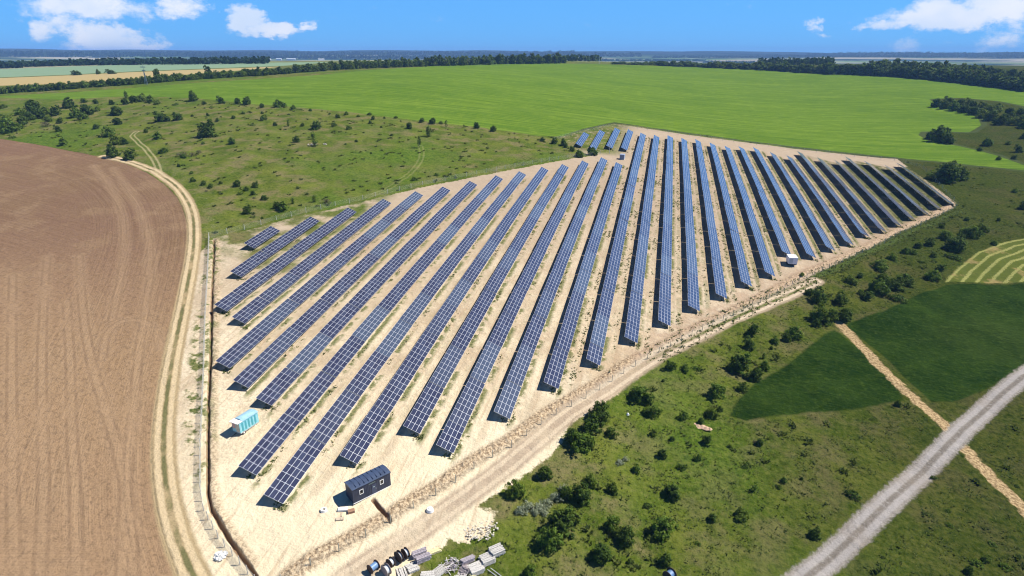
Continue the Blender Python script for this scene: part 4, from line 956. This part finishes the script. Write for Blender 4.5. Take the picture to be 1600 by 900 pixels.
def heap(px, py, r, n, L, wdt, mt, label, name, h=.5, cat='heap'):
    rg = random.Random(int(px+py)); A_ = at3(px, py); mb = MB()
    for i in range(n):
        a = rg.uniform(0, 6.28); q = r*rg.random()**.5
        M = Matrix.Translation((q*math.cos(a), q*math.sin(a), .1+rg.uniform(0, h)*(1-q/r*.8))) @ Matrix.Rotation(rg.uniform(0, 3.14), 4, 'Z') @ Matrix.Rotation(rg.gauss(0, .3), 4, 'Y') @ Matrix.Rotation(rg.gauss(0, .4), 4, 'X')
        l_ = L*rg.uniform(.5, 1)/2; w_ = wdt*rg.uniform(.5, 1)/2
        mb.box(-l_, l_, -w_, w_, -w_*.5, w_*.5, rg.randrange(len(mt)), M)
    o = mb.build(name, mt, None, A_); return tag(o, label, cat)
heap(703, 880, 1.7, 60, 2.0, .14, [wd2_, wd1_], 'untidy heap of thin pale laths between the stacks', 'lath_heap', .6)
heap(727, 888, 1.0, 45, .9, .5, [wd4_], 'brown crumbling heap of bags and scrap between pale stacks', 'scrap_heap', .8)
heap(738, 896, 1.0, 22, .9, .5, [wd3_], 'yellowish heap of sacks in front of the bright stack', 'sack_heap', .6)
heap(720, 899, .9, 16, .9, .5, [wd2_], 'pale lumps of rubble at the bottom edge below the brown heap', 'rubble_heap', .4)
rub = mat('rubble', (.66, .60, .50), .9, .2, 0, .35, 3)
heap(345, 869, 1.0, 70, .7, .45, [mat('white_rubble', (.80, .79, .76), .9, .2, 0, .3, 3)], 'heap of white rubble between the field track and the fence corner', 'rubble_heap', .5)
heap(752, 826, 3.2, 160, .4, .28, [rub], 'pale rubble spread at the edge of the dirt road', 'rubble_patch', .12)
heap(487, 227, 2.6, 16, 1.0, .6, [rub], 'pale rocks round the small tree in the pasture', 'rock_pile', .6, 'rocks')
heap(508, 226, 1.2, 6, 1.1, .8, [rub], 'pale boulder right of the small tree in the pasture', 'rock_pile', .6, 'rocks')
def single(name, label, cat, px, py, builder, mats, rz=0):
    A_ = at3(px, py); mb = MB(); builder(mb); o = mb.build(name, mats, None, A_); o.rotation_euler.z = rz; tag(o, label, cat); return o
single('concrete_ring', 'white concrete ring lying on the sand left of the dark cabin', 'concrete ring', 506, 798, lambda m: m.cyl(.62, .58, -.05, .45, 24, 0, ri=.36), [white])
single('concrete_slab', 'flat white slab at the near end of the dark cabin', 'slab', 536, 797, lambda m: m.box(-.9, .9, -.45, .45, .08, .42), [white], R_(20))
brk = mat('brown_crate', (.34, .20, .13), .8, .2, 0, .3)
single('brown_crate', 'reddish brown crate at the corner of the dark cabin', 'crate', 549, 800, lambda m: (m.box(-.6, .6, -.4, .4, .0, .4), m.box(-.64, .64, -.44, .44, .4, .46)), [brk], R_(35))
single('broken_slab', 'broken brown slab farther from the cabin, below the white one', 'slab', 531, 812, lambda m: (m.box(-.7, .1, -.35, .35, .0, .25), m.box(.14, .7, -.30, .38, .0, .2), m.bar((.2, .6, .1), (.2, 1.5, .25), .1)), [mat('slab_tan', (.55, .45, .34), .9, .2, 0, .3)], R_(20))
single('concrete_well_cap', 'white round block on the dirt road in front of the spoil bank', 'concrete block', 672, 798, lambda m: (m.cyl(.75, .6, -.05, .5, 20, 0), m.cyl(.3, .25, .5, .62, 12, 0)), [white])
single('white_stone', 'small white stone in the grass beside the bush band', 'stone', 981, 647, lambda m: (m.cyl(.4, .25, -.05, .35, 7, 0), m.cyl(.25, .1, .35, .5, 7, 0)), [white])
single('metal_rails', 'two thin metal rails lying in the grass by the board stacks', 'rails', 773, 893, lambda m: (m.bar((-1.5, -.3, .1), (1.5, -.2, .12), .05), m.bar((-1.4, .3, .1), (1.6, .35, .1), .05)), [alu], R_(-30))
single('earth_mound', 'low reddish mound of bare earth and stones in the grassy slope', 'earth mound', 1091, 667, lambda m: [m.cyl(rr_, rr_*.2, -.1, .25, 9, 0, Matrix.Translation((xx, yy, 0)) @ Matrix.Scale(1.0, 4)) for xx, yy, rr_ in ((-1.8, 0, .9), (-.9, .2, 1.0), (0, -.1, 1.1), (.9, .1, 1.0), (1.8, -.1, .9), (2.6, 0, .6))], [mat('red_earth', (.55, .38, .26), .95, .1, 0, .35, 5)], R_(-15))
# poles
def pole(name, px, py, hpx, label, cat, lattice=False):
    A_ = at3(px, py); h = hpx/ppm(A_.x, A_.y)/math.cos(R_(PITCH*.3)); r = max(.14, .35/ppm(A_.x, A_.y))
    o = empty(name, A_, R_(20), label, cat)
    mb = MB(); mb.cyl(r, r*.7, -.5, h, 8, 0)
    if lattice:
        for s in (-1, 1): mb.bar((s*h*.07, 0, 0), (0, 0, h*.75), r*.7)
    mb.build('mast', [conc if not lattice else steel], o)
    mb = MB(); mb.box(-h*.12, h*.12, -r*.6, r*.6, h*.86, h*.9)
    if lattice: mb.box(-h*.09, h*.09, -r*.6, r*.6, h*.7, h*.74)
    mb.build('crossarm', [steel], o)
    for s in (-1, 0, 1):
        mb = MB(); mb.cyl(r*.5, r*.4, h*.9 if s else h, h*.95 if s else h*1.04, 6, 0, Matrix.Translation((s*h*.1, 0, 0))); mb.build('insulator', [white], o)
pole('power_pylon', 229, 133, 30, 'thin power pylon rising above the left hedge', 'pylon', True)
pole('power_pole', 936, 100, 11, 'distant power pole behind the middle of the bright crop', 'power pole')
pole('utility_pole', 952, 241, 14, 'short pole by the gap between the short rows and the kiosk', 'pole')
# far farm buildings
barnw = mat('barn_wall', (.80, .80, .78), .7, .2, 0, .1); barnr = mat('barn_roof', (.62, .64, .66), .6, .3)
for q, (px, py, bl, lb) in enumerate(((418, 94, 46, 'leftmost white farm building in the far valley'), (436, 94, 36, 'second white farm building in the far valley'), (455, 94, 60, 'long white farm building in the far valley'), (502, 94.5, 40, 'white farm building in the far valley behind the tree belt'), (385, 95, 30, 'small white farm building far left of the others'))):
    A_ = at3(px, py); o = empty('farm_building', A_, R_(YAW*-1+8*q), lb, 'farm building', 'white farm buildings in the far valley')
    mb = MB(); mb.box(-bl/2, bl/2, -9, 9, -2, 8); mb.build('wall', [barnw], o)
    mb = MB(); mb.quad((-bl/2-1, -10, 7.8), (bl/2+1, -10, 7.8), (bl/2+1, 0, 12), (-bl/2-1, 0, 12)); mb.quad((-bl/2-1, 0, 12), (bl/2+1, 0, 12), (bl/2+1, 10, 7.8), (-bl/2-1, 10, 7.8)); mb.build('roof', [barnr], o)
# ------------------------------------------------------------------ distant woods (one mass each) and the air
leafF = leaf_mat('far_wood', (.012, .034, .010), (.040, .075, .020), (.02, .05, .012))
def wood(label, spans, hgt, step):
    V = []; T = []; rg = random.Random(len(spans)*17+int(hgt))
    for (x0, y0, x1, y1, dep) in spans:
        n = int(abs(x1-x0)/step)
        for i in range(n):
            f_ = (i+rg.random())/n; px = x0+(x1-x0)*f_; py = y0+(y1-y0)*f_
            x, y = at(px, py); d = math.hypot(x, y)
            for j in range(3):
                e = rg.uniform(0, dep); xx = x*(1+e/d); yy = y*(1+e/d); z = float(T0(xx, yy)); w_ = d/F_PX*step*rg.uniform(1.0, 1.9); h = hgt*rg.uniform(.6, 1.15)
                tn = rg.random()
                for k_ in range(9):
                    p = Vector((xx+rg.gauss(0, w_*.3), yy+rg.gauss(0, w_*.3), z+h*rg.uniform(.1, .85)))
                    nr = Vector((rg.gauss(0, 1), rg.gauss(0, 1), rg.gauss(.3, 1))).normalized(); t1 = nr.orthogonal().normalized(); t2 = nr.cross(t1)
                    a_ = w_*.42; b_ = h*.28
                    V += [p-t1*a_, p+t2*b_, p+t1*a_, p-t2*b_]; T.append(min(1, max(0, tn+rg.gauss(0, .2))))
    co = np.array([tuple(p) for p in V]); me = mesh_np('distant_wood', co, np.arange(len(co)).reshape(-1, 4), [leafF], False)
    me.attributes.new('tone', 'FLOAT', 'FACE').data.foreach_set('value', T)
    o = bpy.data.objects.new('distant_wood', me); C.objects.link(o); tag(o, label, 'wood', None, 'stuff')
wood('dark far wood beyond the pale field on the left', [(-40, 108, 35, 106.5, 60), (30, 105, 130, 102.5, 60), (120, 102.5, 420, 99.5, 60)], 12, 3)
wood('blue wooded ridge along the horizon', [(-40, 89.5, 420, 90, 500), (-40, 86.5, 900, 87, 700), (300, 92, 560, 92, 300), (560, 92, 900, 94, 300), (700, 88, 1000, 89, 300)], 26, 4)
wood('dark far woods beyond the right end of the crop', [(880, 96, 1100, 96, 120), (1100, 98, 1300, 104, 120), (1020, 91, 1250, 90, 200), (1200, 89, 1640, 91, 300), (1260, 86.5, 1640, 88, 500)], 13, 4)
hz, k, b = principled('haze', .5, .5); k.n.remove(b)
pv = k.node('ShaderNodeVolumePrincipled'); pv.inputs['Color'].default_value = (.30, .54, 1.0, 1); pv.inputs['Density'].default_value = HAZE_D; pv.inputs['Anisotropy'].default_value = 0.0
k.l.new(pv.outputs[0], k.n['Material Output'].inputs['Volume'])
zmin = float(Z.min())-1; ztop = max(float(Z.max())+32, 104)
mb = MB(); mb.box(-9900, 9900, -9900, 9900, zmin, ztop); hb = mb.build('haze', [hz]); tag(hb, None, None, None, 'stuff')
#@@END
